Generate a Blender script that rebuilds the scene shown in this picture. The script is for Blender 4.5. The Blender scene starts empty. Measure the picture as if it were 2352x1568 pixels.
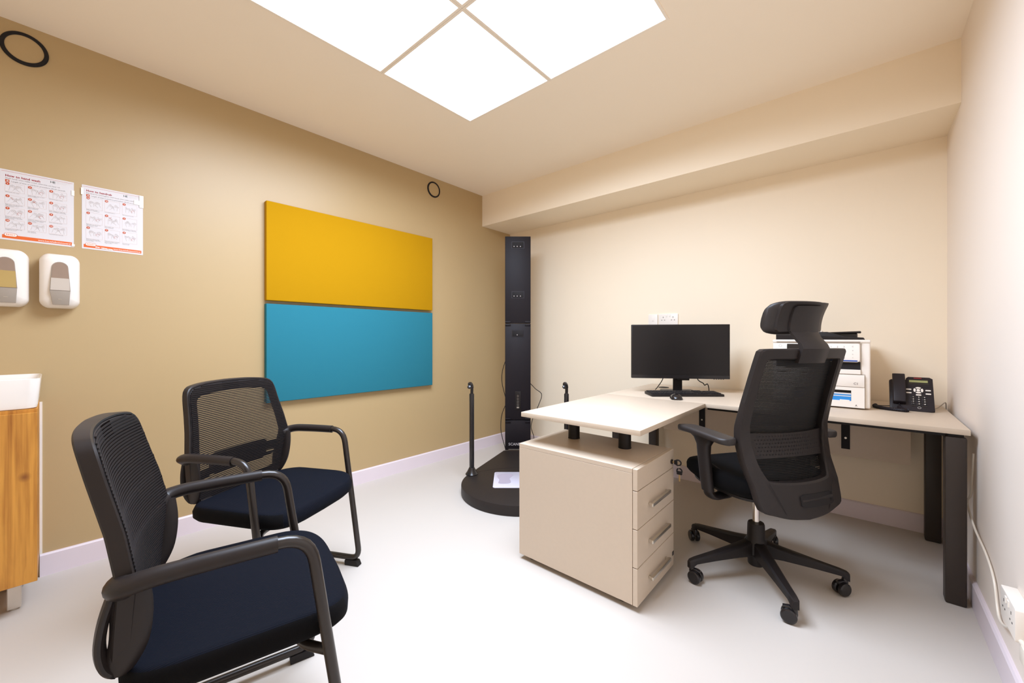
import bpy, bmesh, math, random
from mathutils import Vector, Matrix, Euler
random.seed(7)
R = math.radians
PI = math.pi
S = bpy.context.scene
COL = S.collection

# ------------------------------------------------------------------ camera, world, exposure
H = 1.06
cam_d = bpy.data.cameras.new('camera')
cam_d.sensor_width = 36.0
cam_d.lens = 920.7 / 2352 * 36.0
cam_d.shift_y = -8.6 / 2352
cam_d.clip_start = 0.02
cam = bpy.data.objects.new('camera', cam_d)
cam.location = (0, 0, H)
cam.rotation_euler = (R(90), 0, 0.7185)
COL.objects.link(cam)
S.camera = cam

w = bpy.data.worlds.new('world'); S.world = w
w.use_nodes = True
w.node_tree.nodes['Background'].inputs[0].default_value = (1.0, 0.93, 0.84, 1)
w.node_tree.nodes['Background'].inputs[1].default_value = 0.05
S.view_settings.view_transform = 'Standard'
S.view_settings.look = 'None'
S.view_settings.gamma = 1
S.view_settings.exposure = 0.26
S.cycles.use_denoising = True
S.cycles.max_bounces = 12
S.cycles.diffuse_bounces = 8
LIGHT = 1.7            # glow of the diffusers themselves
LAMP_W = 16.0          # watts of the lamp in each panel
LAMP_SPREAD = 170.0
LIGHT_COL = (0.86, 1.0, 1.235)

# ------------------------------------------------------------------ materials
def nt(name):
    m = bpy.data.materials.new(name); m.use_nodes = True
    t = m.node_tree
    return m, t, t.nodes['Principled BSDF']

def mat(name, col, rough=0.5, metal=0.0, noise=0.0, nscale=40.0, bump=0.0, bscale=200.0, coat=0.0, spec=0.5):
    m, t, b = nt(name)
    col = (col[0], col[1] * 0.955, col[2] * 0.89)
    b.inputs['Base Color'].default_value = (*col, 1)
    b.inputs['Roughness'].default_value = rough
    b.inputs['Metallic'].default_value = metal
    b.inputs['Coat Weight'].default_value = coat
    b.inputs['Specular IOR Level'].default_value = spec
    tc = t.nodes.new('ShaderNodeTexCoord')
    n = t.nodes.new('ShaderNodeTexNoise'); n.inputs['Scale'].default_value = nscale
    n.inputs['Detail'].default_value = 4
    t.links.new(tc.outputs['Object'], n.inputs['Vector'])
    mx = t.nodes.new('ShaderNodeMix'); mx.data_type = 'RGBA'
    k = noise
    mx.inputs[6].default_value = (*[max(0, c * (1 - k)) for c in col], 1)
    mx.inputs[7].default_value = (*[min(1, c * (1 + k)) for c in col], 1)
    t.links.new(n.outputs['Fac'], mx.inputs[0])
    t.links.new(mx.outputs[2], b.inputs['Base Color'])
    if bump:
        n2 = t.nodes.new('ShaderNodeTexNoise'); n2.inputs['Scale'].default_value = bscale
        t.links.new(tc.outputs['Object'], n2.inputs['Vector'])
        bp = t.nodes.new('ShaderNodeBump'); bp.inputs['Strength'].default_value = bump
        bp.inputs['Distance'].default_value = 0.002
        t.links.new(n2.outputs['Fac'], bp.inputs['Height'])
        t.links.new(bp.outputs['Normal'], b.inputs['Normal'])
    return m

def srgb(r, g, b):
    f = lambda c: (c / 255 / 12.92) if c / 255 <= 0.04045 else ((c / 255 + 0.055) / 1.055) ** 2.4
    return (f(r), f(g), f(b))

M = {}
M['wall_left'] = mat('paint_olive_beige', (0.475, 0.355, 0.19), 0.42, noise=0.015, nscale=3, bump=0.04, bscale=350)
M['wall_cream'] = mat('paint_cream', (0.89, 0.805, 0.665), 0.6, noise=0.012, nscale=3, bump=0.04, bscale=350)
M['wall_right'] = mat('paint_white', (0.86, 0.80, 0.755), 0.6, noise=0.012, nscale=3, bump=0.04, bscale=350)
M['ceiling'] = mat('paint_ceiling', (0.95, 0.885, 0.785), 0.9, noise=0.012, nscale=3)
M['baseboard'] = mat('baseboard_paint', (0.76, 0.70, 0.79), 0.45, noise=0.02, nscale=5)
M['white_strip'] = mat('white_trim', (0.85, 0.82, 0.78), 0.5, noise=0.01)
M['light_frame'] = mat('light_frame_paint', (0.92, 0.87, 0.80), 0.5, noise=0.01)
M['desk'] = mat('beige_laminate', (0.60, 0.515, 0.425), 0.42, noise=0.03, nscale=60)
M['white_plastic'] = mat('white_plastic', (0.86, 0.83, 0.80), 0.35, noise=0.01)
M['ceramic'] = mat('white_ceramic', (0.88, 0.86, 0.85), 0.12, noise=0.005, coat=0.4)
M['grey_plastic'] = mat('grey_plastic', (0.36, 0.32, 0.28), 0.4, noise=0.03)
M['black_plastic'] = mat('black_plastic', (0.014, 0.011, 0.011), 0.42, noise=0.08, nscale=80, bump=0.06, bscale=600, spec=0.3)
M['black_gloss'] = mat('black_gloss', (0.014, 0.012, 0.013), 0.22, noise=0.05)
M['black_matte'] = mat('black_matte', (0.012, 0.010, 0.011), 0.65, noise=0.05, spec=0.3)
M['black_tube'] = mat('black_enamel_tube', (0.022, 0.017, 0.015), 0.28, noise=0.05)
M['rail'] = mat('arm_sheath_plastic', (0.020, 0.016, 0.016), 0.42, noise=0.05, spec=0.3)
M['fabric_navy'] = mat('navy_fabric', (0.006, 0.0075, 0.013), 0.85, noise=0.25, nscale=500, bump=0.5, bscale=900, spec=0.12)
M['fabric_black'] = mat('black_fabric', (0.004, 0.0038, 0.0045), 0.9, noise=0.2, nscale=500, bump=0.4, bscale=900, spec=0.12)
M['mesh'] = mat('mesh_thread', (0.014, 0.011, 0.012), 0.6, noise=0.1, nscale=300, spec=0.3)
M['mesh_dark'] = mat('mesh_thread_dark', (0.006, 0.005, 0.005), 0.6, noise=0.1, nscale=300, spec=0.3)
M['leather'] = mat('black_leatherette', (0.020, 0.016, 0.016), 0.5, noise=0.1, nscale=120, bump=0.15, bscale=500)
M['chrome'] = mat('chrome', (0.75, 0.73, 0.71), 0.15, metal=1.0, noise=0.01)
M['brushed'] = mat('satin_aluminium', (0.66, 0.64, 0.60), 0.35, metal=1.0, noise=0.03)
M['leg_metal'] = mat('brown_black_metal', (0.040, 0.031, 0.027), 0.42, metal=0.0, noise=0.05, spec=0.3)
M['tower'] = mat('scanner_housing', (0.009, 0.006, 0.009), 0.55, noise=0.04, spec=0.3)
M['tower_trim'] = mat('scanner_trim', (0.022, 0.018, 0.024), 0.5, spec=0.3)
M['tower_base'] = mat('scanner_platform', (0.022, 0.017, 0.016), 0.5, noise=0.06, nscale=60, spec=0.3)
M['pad'] = mat('pale_glass_pad', (0.66, 0.66, 0.82), 0.18, noise=0.01)
M['pad_print'] = mat('pad_footprint', (0.46, 0.43, 0.55), 0.3, noise=0.02)
M['yellow'] = mat('yellow_felt', (0.47, 0.25, 0.0), 0.9, noise=0.03, nscale=300, bump=0.2, bscale=800, spec=0.2)
M['teal'] = mat('teal_felt', (0.022, 0.19, 0.275), 0.9, noise=0.03, nscale=300, bump=0.2, bscale=800, spec=0.2)
M['paper'] = mat('poster_paper', (0.70, 0.70, 0.75), 0.55, noise=0.01)
M['tape'] = mat('white_tape', (0.92, 0.90, 0.88), 0.3, noise=0.01)
M['ink_red'] = mat('ink_red', (0.33, 0.02, 0.03), 0.6)
M['ink_orange'] = mat('ink_orange', (0.72, 0.13, 0.012), 0.55)
M['ink_rust'] = mat('ink_rust', (0.52, 0.075, 0.015), 0.55)
M['ink_grey'] = mat('ink_grey', (0.26, 0.235, 0.24), 0.6)
M['ink_pale'] = mat('ink_pale', (0.55, 0.50, 0.50), 0.6)
M['ink_pink'] = mat('ink_pink', (0.80, 0.66, 0.66), 0.6)
M['ink_dark'] = mat('ink_dark', (0.03, 0.04, 0.035), 0.6)
M['ink_white'] = mat('ink_white', (0.92, 0.90, 0.88), 0.5)
M['ink_blue'] = mat('ink_blue', (0.015, 0.07, 0.36), 0.5)
M['paper_blue'] = mat('blue_paper_wrap', (0.02, 0.26, 0.72), 0.5)
M['soap'] = mat('amber_soap', (0.46, 0.33, 0.12), 0.25, noise=0.05, nscale=20)
M['soap_clear'] = mat('clear_gel', (0.55, 0.50, 0.45), 0.2, noise=0.05, nscale=20)
M['soap_back'] = mat('dispenser_inner', (0.30, 0.22, 0.17), 0.3, noise=0.05)
M['lcd'] = mat('lcd_green', (0.30, 0.32, 0.14), 0.3)
M['red'] = mat('red_mark', (0.20, 0.015, 0.018), 0.4)
M['phone'] = mat('phone_plastic', (0.016, 0.012, 0.016), 0.4, noise=0.05, bump=0.05, bscale=700, spec=0.3)
M['screen'] = mat('monitor_screen', (0.012, 0.010, 0.010), 0.30, noise=0.02, spec=0.3)
M['brass'] = mat('brass_key', (0.55, 0.40, 0.20), 0.35, metal=1.0)
M['led'] = mat('camera_lens', (0.55, 0.52, 0.55), 0.2)
M['cable_white'] = mat('white_cable', (0.80, 0.76, 0.70), 0.4)
M['clear_leg'] = mat('satin_steel', (0.70, 0.68, 0.66), 0.3, metal=0.7, noise=0.03)

def wood():
    m, t, b = nt('orange_oak')
    N, L = t.nodes.new, t.links.new
    tc = N('ShaderNodeTexCoord')
    mp = N('ShaderNodeMapping'); mp.inputs['Scale'].default_value = (1, 11, 1.1)
    L(tc.outputs['Object'], mp.inputs['Vector'])
    n1 = N('ShaderNodeTexNoise'); n1.inputs['Scale'].default_value = 2.2; n1.inputs['Detail'].default_value = 6; n1.inputs['Distortion'].default_value = 0.8
    L(mp.outputs['Vector'], n1.inputs['Vector'])
    mp2 = N('ShaderNodeMapping'); mp2.inputs['Scale'].default_value = (8, 130, 3)
    L(tc.outputs['Object'], mp2.inputs['Vector'])
    n2 = N('ShaderNodeTexNoise'); n2.inputs['Scale'].default_value = 1.0; n2.inputs['Detail'].default_value = 5
    L(mp2.outputs['Vector'], n2.inputs['Vector'])
    a = N('ShaderNodeMath'); a.operation = 'MULTIPLY'; a.inputs[1].default_value = 0.75
    L(n1.outputs['Fac'], a.inputs[0])
    c = N('ShaderNodeMath'); c.operation = 'MULTIPLY_ADD'; c.inputs[1].default_value = 0.40
    L(n2.outputs['Fac'], c.inputs[0]); L(a.outputs[0], c.inputs[2])
    cr = N('ShaderNodeValToRGB')
    cr.color_ramp.elements[0].position = 0.40; cr.color_ramp.elements[0].color = (0.33, 0.115, 0.013, 1)
    cr.color_ramp.elements[1].position = 0.66; cr.color_ramp.elements[1].color = (0.63, 0.285, 0.045, 1)
    L(c.outputs[0], cr.inputs['Fac'])
    # a knot
    sx = N('ShaderNodeSeparateXYZ'); L(tc.outputs['Object'], sx.inputs['Vector'])
    vm = N('ShaderNodeVectorMath'); vm.operation = 'SUBTRACT'; vm.inputs[1].default_value = (0, -0.032, 0.53)
    L(tc.outputs['Object'], vm.inputs[0])
    vs = N('ShaderNodeVectorMath'); vs.operation = 'MULTIPLY'; vs.inputs[1].default_value = (0, 70, 60)
    L(vm.outputs[0], vs.inputs[0])
    ln = N('ShaderNodeVectorMath'); ln.operation = 'LENGTH'; L(vs.outputs[0], ln.inputs[0])
    mr = N('ShaderNodeMapRange'); mr.inputs['From Min'].default_value = 0.2; mr.inputs['From Max'].default_value = 1.3
    mr.inputs['To Min'].default_value = 0.75; mr.inputs['To Max'].default_value = 0
    L(ln.outputs['Value'], mr.inputs['Value'])
    mx = N('ShaderNodeMix'); mx.data_type = 'RGBA'
    L(mr.outputs[0], mx.inputs[0]); L(cr.outputs['Color'], mx.inputs[6]); mx.inputs[7].default_value = (0.16, 0.04, 0.008, 1)
    L(mx.outputs[2], b.inputs['Base Color'])
    b.inputs['Roughness'].default_value = 0.4
    return m
M['wood'] = wood()

def floor_mat():
    m, t, b = nt('white_vinyl')
    N, L = t.nodes.new, t.links.new
    tc = N('ShaderNodeTexCoord')
    v = N('ShaderNodeTexVoronoi'); v.inputs['Scale'].default_value = 26
    L(tc.outputs['Object'], v.inputs['Vector'])
    mr = N('ShaderNodeMapRange'); mr.inputs['From Min'].default_value = 0.03; mr.inputs['From Max'].default_value = 0.07
    mr.inputs['To Min'].default_value = 0.16; mr.inputs['To Max'].default_value = 0
    L(v.outputs['Distance'], mr.inputs['Value'])
    n = N('ShaderNodeTexNoise'); n.inputs['Scale'].default_value = 1.6; n.inputs['Detail'].default_value = 5
    L(tc.outputs['Object'], n.inputs['Vector'])
    mx0 = N('ShaderNodeMix'); mx0.data_type = 'RGBA'
    mx0.inputs[6].default_value = (0.565, 0.513, 0.458, 1); mx0.inputs[7].default_value = (0.595, 0.543, 0.486, 1)
    L(n.outputs['Fac'], mx0.inputs[0])
    mx = N('ShaderNodeMix'); mx.data_type = 'RGBA'; mx.inputs[7].default_value = (0.50, 0.42, 0.36, 1)
    L(mr.outputs[0], mx.inputs[0]); L(mx0.outputs[2], mx.inputs[6])
    L(mx.outputs[2], b.inputs['Base Color'])
    b.inputs['Roughness'].default_value = 0.5
    b.inputs['Specular IOR Level'].default_value = 0.35
    return m
M['floor'] = floor_mat()

def emit():
    m, t, b = nt('lit_diffuser')
    b.inputs['Base Color'].default_value = (0.9, 0.9, 0.9, 1)
    b.inputs['Emission Color'].default_value = (*LIGHT_COL, 1)
    b.inputs['Emission Strength'].default_value = LIGHT
    return m
M['emit'] = emit()

def seat_ribbed():
    m, t, b = nt('navy_ribbed_fabric')
    N, L = t.nodes.new, t.links.new
    tc = N('ShaderNodeTexCoord')
    wv = N('ShaderNodeTexWave'); wv.bands_direction = 'X'; wv.inputs['Scale'].default_value = 80; wv.inputs['Distortion'].default_value = 0.6
    wv.inputs['Detail Scale'].default_value = 4
    L(tc.outputs['Object'], wv.inputs['Vector'])
    mx = N('ShaderNodeMix'); mx.data_type = 'RGBA'
    mx.inputs[6].default_value = (0.002, 0.0026, 0.0055, 1); mx.inputs[7].default_value = (0.0045, 0.0058, 0.0115, 1)
    L(wv.outputs['Fac'], mx.inputs[0]); L(mx.outputs[2], b.inputs['Base Color'])
    bp = N('ShaderNodeBump'); bp.inputs['Strength'].default_value = 0.4; bp.inputs['Distance'].default_value = 0.001
    L(wv.outputs['Fac'], bp.inputs['Height']); L(bp.outputs['Normal'], b.inputs['Normal'])
    b.inputs['Roughness'].default_value = 0.85
    b.inputs['Specular IOR Level'].default_value = 0.12
    return m
M['seat_top'] = seat_ribbed()

# ------------------------------------------------------------------ mesh helpers
class MB:
    def __init__(s):
        s.v = []; s.f = []; s.m = []; s.mi = 0
    def add(s, vs, fs, mtx=None):
        o = len(s.v)
        for p in vs:
            p = Vector(p)
            s.v.append(mtx @ p if mtx else p)
        for f in fs:
            s.f.append([i + o for i in f]); s.m.append(s.mi)
        return s
    def bmadd(s, bm, mtx=None):
        bm.verts.index_update()
        vs = [v.co.copy() for v in bm.verts]
        fs = [[v.index for v in f.verts] for f in bm.faces]
        bm.free()
        return s.add(vs, fs, mtx)
    def box(s, c, size, bev=0.0, seg=2, rot=None):
        bm = bmesh.new(); bmesh.ops.create_cube(bm, size=1)
        for v in bm.verts: v.co = Vector((v.co.x * size[0], v.co.y * size[1], v.co.z * size[2]))
        if bev: bmesh.ops.bevel(bm, geom=list(bm.edges), offset=min(bev, min(size) * 0.49), segments=seg, profile=0.5, affect='EDGES')
        mt = Matrix.Translation(c)
        if rot: mt = mt @ Euler(rot).to_matrix().to_4x4()
        return s.bmadd(bm, mt)
    def bb(s, x0, x1, y0, y1, z0, z1, bev=0.0, seg=2):
        return s.box(((x0 + x1) / 2, (y0 + y1) / 2, (z0 + z1) / 2), (x1 - x0, y1 - y0, z1 - z0), bev, seg)
    def loft(s, rings, closed=True, caps=True, loop=False):
        n = len(rings[0]); vs = [p for r in rings for p in r]; fs = []
        k = len(rings)
        for i in range(k if loop else k - 1):
            a, b = i * n, ((i + 1) % k) * n
            for j in range(n if closed else n - 1):
                fs.append([a + j, a + (j + 1) % n, b + (j + 1) % n, b + j])
        if caps and closed and not loop:
            fs.append(list(range(n))[::-1]); fs.append([(k - 1) * n + j for j in range(n)])
        return s.add(vs, fs)
    def sweep(s, path, prof, closed=False, up=None, seg=12, caps=True):
        """prof: radius, (rx, rz) or list of either per path point; or list of 2D points"""
        P = [Vector(p) for p in path]; n = len(P)
        T = []
        for i in range(n):
            if closed: t = P[(i + 1) % n] - P[i - 1]
            else: t = P[min(i + 1, n - 1)] - P[max(i - 1, 0)]
            T.append(t.normalized())
        if up is None:
            ref = Vector((0, 0, 1))
            if abs(T[0].dot(ref)) > 0.9: ref = Vector((1, 0, 0))
            a = (ref - T[0] * ref.dot(T[0])).normalized()
        rings = []
        for i in range(n):
            if up is not None:
                a = Vector(up); a = (a - T[i] * a.dot(T[i])).normalized()
            else:
                a = (a - T[i] * a.dot(T[i])).normalized()
            b = T[i].cross(a)
            pr = prof[i] if isinstance(prof, list) else prof
            if isinstance(pr, (int, float)): pr = (pr, pr)
            if callable(pr): pts = pr()
            elif isinstance(pr[0], (int, float)):
                pts = [(pr[0] * math.cos(2 * PI * k / seg), pr[1] * math.sin(2 * PI * k / seg)) for k in range(seg)]
            else: pts = pr
            rings.append([P[i] + b * u + a * v for u, v in pts])
        return s.loft(rings, True, caps, loop=closed)
    def cyl(s, p0, p1, r0, r1=None, seg=24):
        r1 = r0 if r1 is None else r1
        return s.sweep([p0, p1], [(r0, r0), (r1, r1)], seg=seg)
    def lathe(s, prof, seg=24, mtx=None):
        rings = [[Vector((r * math.cos(2 * PI * k / seg), r * math.sin(2 * PI * k / seg), z)) for k in range(seg)] for r, z in prof]
        if mtx: rings = [[mtx @ p for p in r] for r in rings]
        return s.loft(rings)
    def prism(s, pts, z0, z1, mtx=None, bev=0.0, seg=2):
        bm = bmesh.new()
        b = [bm.verts.new((x, y, z0)) for x, y in pts]
        f = bm.faces.new(b)
        r = bmesh.ops.extrude_face_region(bm, geom=[f])
        vs = [e for e in r['geom'] if isinstance(e, bmesh.types.BMVert)]
        bmesh.ops.translate(bm, verts=vs, vec=(0, 0, z1 - z0))
        bmesh.ops.recalc_face_normals(bm, faces=bm.faces)
        if bev:
            es = [e for e in bm.edges if abs(e.verts[0].co.z - e.verts[1].co.z) < 1e-7]
            bmesh.ops.bevel(bm, geom=es, offset=bev, segments=seg, profile=0.5, affect='EDGES')
        return s.bmadd(bm, mtx)
    def grid(s, f, nu, nv):
        vs = [f(i / nu, j / nv) for j in range(nv + 1) for i in range(nu + 1)]
        fs = [[j * (nu + 1) + i, j * (nu + 1) + i + 1, (j + 1) * (nu + 1) + i + 1, (j + 1) * (nu + 1) + i] for j in range(nv) for i in range(nu)]
        return s.add(vs, fs)
    def deform(s, fn):
        s.v = [Vector(fn(p)) for p in s.v]; return s

FONT_CACHE = {}
def text_geo(body, size, align='LEFT', bold=0.0, spacing=1.0):
    key = (body, size, align, bold, spacing)
    if key in FONT_CACHE: return FONT_CACHE[key]
    cu = bpy.data.curves.new('lettering', 'FONT'); cu.body = body; cu.size = size
    cu.align_x = align; cu.resolution_u = 2; cu.offset = bold; cu.space_character = spacing
    o = bpy.data.objects.new('lettering', cu); COL.objects.link(o)
    dg = bpy.context.evaluated_depsgraph_get()
    me = bpy.data.meshes.new_from_object(o.evaluated_get(dg))
    r = ([v.co.copy() for v in me.vertices], [list(p.vertices) for p in me.polygons])
    bpy.data.objects.remove(o); bpy.data.curves.remove(cu); bpy.data.meshes.remove(me)
    FONT_CACHE[key] = r
    return r

def T3(x, y, z): return Matrix.Translation((x, y, z))
def rotm(x=0, y=0, z=0): return Euler((x, y, z)).to_matrix().to_4x4()

def obj(name, mb, mats, parent=None, loc=None, rot=None, sharp=35, label=None):
    me = bpy.data.meshes.new(name)
    me.from_pydata([tuple(v) for v in mb.v], [], mb.f)
    bm = bmesh.new(); bm.from_mesh(me)
    bmesh.ops.recalc_face_normals(bm, faces=bm.faces); bm.to_mesh(me); bm.free()
    mats = mats if isinstance(mats, (list, tuple)) else [mats]
    for m in mats: me.materials.append(M[m] if isinstance(m, str) else m)
    for p, i in zip(me.polygons, mb.m): p.material_index = i; p.use_smooth = True
    me.set_sharp_from_angle(angle=R(sharp))
    me.update()
    o = bpy.data.objects.new(name, me); COL.objects.link(o)
    if parent: o.parent = parent
    if loc: o.location = loc
    if rot: o.rotation_euler = rot
    if label: o['label'] = label
    return o

def thing(name, label, cat, loc=(0, 0, 0), rot=(0, 0, 0), group=None):
    o = bpy.data.objects.new(name, None); COL.objects.link(o)
    o.empty_display_size = 0.05
    o.location = loc; o.rotation_euler = rot
    o['label'] = label; o['category'] = cat
    if group: o['group'] = group
    return o

def struct(name, mb, m, label=None):
    o = obj(name, mb, m); o['kind'] = 'structure'
    if label: o['label'] = label
    return o

def arc(pts, r, n=6):
    """polyline with its inner corners rounded"""
    P = [Vector(p) for p in pts]; out = [P[0]]
    for i in range(1, len(P) - 1):
        a, b, c = P[i - 1], P[i], P[i + 1]
        rr = r[i - 1] if isinstance(r, (list, tuple)) else r
        u = (a - b); v = (c - b)
        d = min(rr, u.length * 0.49, v.length * 0.49)
        p0 = b + u.normalized() * d; p1 = b + v.normalized() * d
        for k in range(n + 1):
            t = k / n
            out.append(p0 * (1 - t) ** 2 + b * 2 * t * (1 - t) + p1 * t * t)
    out.append(P[-1])
    return out

def spline(pts, n=8, closed=False):
    P = [Vector(p) for p in pts]; out = []; N = len(P)
    for i in range(N if closed else N - 1):
        if closed: p0, p1, p2, p3 = P[i - 1], P[i], P[(i + 1) % N], P[(i + 2) % N]
        else: p0, p1, p2, p3 = P[max(i - 1, 0)], P[i], P[i + 1], P[min(i + 2, N - 1)]
        for k in range(n):
            t = k / n
            out.append(0.5 * ((2 * p1) + (p2 - p0) * t + (2 * p0 - 5 * p1 + 4 * p2 - p3) * t * t + (3 * p1 - p0 - 3 * p2 + p3) * t ** 3))
    if not closed: out.append(P[-1])
    return out

def lerp_tab(tab, x):
    if x <= tab[0][0]: return tab[0][1]
    for (a, b), (c, d) in zip(tab, tab[1:]):
        if x <= c:
            t = (x - a) / (c - a); return b + (d - b) * t
    return tab[-1][1]

def rrect(w, h, r, n=5, cx=0, cy=0):
    pts = []
    for (sx, sy, a0) in ((1, 1, 0), (-1, 1, 90), (-1, -1, 180), (1, -1, 270)):
        for k in range(n + 1):
            a = R(a0 + 90 * k / n)
            pts.append((cx + sx * (w / 2 - r) + r * math.cos(a), cy + sy * (h / 2 - r) + r * math.sin(a)))
    return pts

LEFT_WALL = (R(90), 0, R(90))      # local x -> +y, y -> z, z -> +x
BACK_WALL = (R(90), 0, 0)          # local x -> +x, y -> z, z -> -y
RIGHT_WALL = (R(90), 0, R(-90))    # local x -> -y, y -> z, z -> -x

# ------------------------------------------------------------------ room shell
XL, XR, YB, YF, ZC = -2.754, 0.338, 3.118, -1.12, 2.423
SY, SZ = 2.715, 2.130
struct('floor', MB().bb(XL - 0.1, XR + 0.1, YF - 0.1, YB + 0.1, -0.1, 0), 'floor')
struct('ceiling', MB().bb(XL - 0.1, XR + 0.1, YF - 0.1, YB + 0.1, ZC, ZC + 0.1), 'ceiling')
struct('wall_left', MB().bb(XL - 0.1, XL, YF - 0.1, YB + 0.1, 0, ZC), 'wall_left')
struct('wall_back', MB().bb(XL, XR, YB, YB + 0.1, 0, ZC), 'wall_cream')
struct('wall_right', MB().bb(XR, XR + 0.1, YF - 0.1, YB + 0.1, 0, ZC), 'wall_right')
struct('wall_front', MB().bb(XL, XR, YF - 0.1, YF, 0, ZC), 'wall_cream')
struct('trim_1', MB().bb(XL, XR, SY, YB, SZ, ZC), 'wall_cream', 'boxed soffit along the top of the back wall')
BH = 0.098
def skirting(name, p0, p1, nrm):
    mb = MB(); n = Vector(nrm)
    prof = [(0, 0), (0.014, 0), (0.014, BH - 0.006), (0.009, BH), (0, BH)]
    mb.loft([[Vector(p) + n * a + Vector((0, 0, b)) for a, b in prof] for p in (p0, p1)])
    struct(name, mb, 'baseboard')
skirting('baseboard_left', (XL, -0.0405, 0), (XL, YB, 0), (1, 0, 0))
skirting('baseboard_back', (XL + 0.014, YB, 0), (XR - 0.014, YB, 0), (0, -1, 0))
skirting('baseboard_right', (XR, YF, 0), (XR, YB, 0), (-1, 0, 0))
struct('trim_2', MB().bb(XL, XL + 0.005, -0.0412, -0.033, BH - 0.004, 0.775), 'white_strip', 'narrow white sealing strip beside the washbasin cabinet')

# ------------------------------------------------------------------ ceiling lights
LX0, LY0, LP = -1.863, 1.730, 0.6215
def ceiling_light(i, j, label):
    cx, cy = LX0 + LP * (i + 0.5), LY0 - LP * (j + 0.5)
    t = thing('ceiling_light', label, 'ceiling light', (cx, cy, ZC), (0, 0, 0), 'square ceiling light panels')
    f = MB(); h = LP / 2 - 0.0005; b = 0.011
    for (x0, x1, y0, y1) in ((-h, h, -h, -h + b), (-h, h, h - b, h), (-h, -h + b, -h + b, h - b), (h - b, h, -h + b, h - b)):
        f.bb(x0, x1, y0, y1, -0.006, 0)
    obj('frame', f, 'light_frame', t)
    obj('diffuser', MB().bb(-h + b, h - b, -h + b, h - b, -0.004, -0.001), 'emit', t)
    ld = bpy.data.lights.new('panel_lamp', 'AREA'); ld.shape = 'SQUARE'; ld.size = 2 * (h - b)
    ld.energy = LAMP_W; ld.color = LIGHT_COL; ld.spread = R(LAMP_SPREAD)
    lo = bpy.data.objects.new('panel_lamp', ld); COL.objects.link(lo); lo.parent = t; lo.location = (0, 0, -0.007)
ceiling_light(0, 0, 'lit square ceiling panel nearest the back wall and the left wall')
ceiling_light(1, 0, 'lit square ceiling panel nearest the soffit on the desk side')
ceiling_light(0, 1, 'lit square ceiling panel along the left wall, second from the soffit')
ceiling_light(1, 1, 'lit square ceiling panel barely showing at the top edge, beyond the grid crossing')

# ------------------------------------------------------------------ acoustic panels
def acoustic(name, y0, y1, z0, z1, m, label):
    mb = MB().box((0, 0, 0.019), (y1 - y0, z1 - z0, 0.038), 0.004, 3)
    o = obj(name, mb, m, None, (XL, (y0 + y1) / 2, (z0 + z1) / 2), LEFT_WALL)
    o['label'] = label; o['category'] = 'wall panel'; o['group'] = 'fabric acoustic panels'
acoustic('acoustic_panel', 0.848, 2.094, 1.288, 1.893, 'yellow', 'yellow fabric panel on the left wall, above the teal one')
acoustic('acoustic_panel', 0.848, 2.094, 0.664, 1.268, 'teal', 'teal blue fabric panel on the left wall, below the yellow one')

# ------------------------------------------------------------------ round wall vents
def vent(y, z, ro, ri, label):
    t = thing('wall_vent', label, 'vent', (XL, y, z), LEFT_WALL, 'black ringed wall vents')
    obj('rim', MB().lathe([(ri, 0.0), (ri, 0.006), (ri + 0.002, 0.008), (ro - 0.003, 0.008), (ro, 0.004), (ro, 0.0)], 48), 'black_matte', t)
    obj('cover_disc', MB().lathe([(ri + 0.001, 0.0), (ri + 0.001, 0.003), (0.001, 0.003)], 48), 'wall_left', t)
vent(-0.083, 2.318, 0.0695, 0.0555, 'black ring vent high on the wall above the hand wash poster')
vent(2.134, 2.322, 0.0665, 0.0545, 'black ring vent high on the wall near the soffit')

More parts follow.
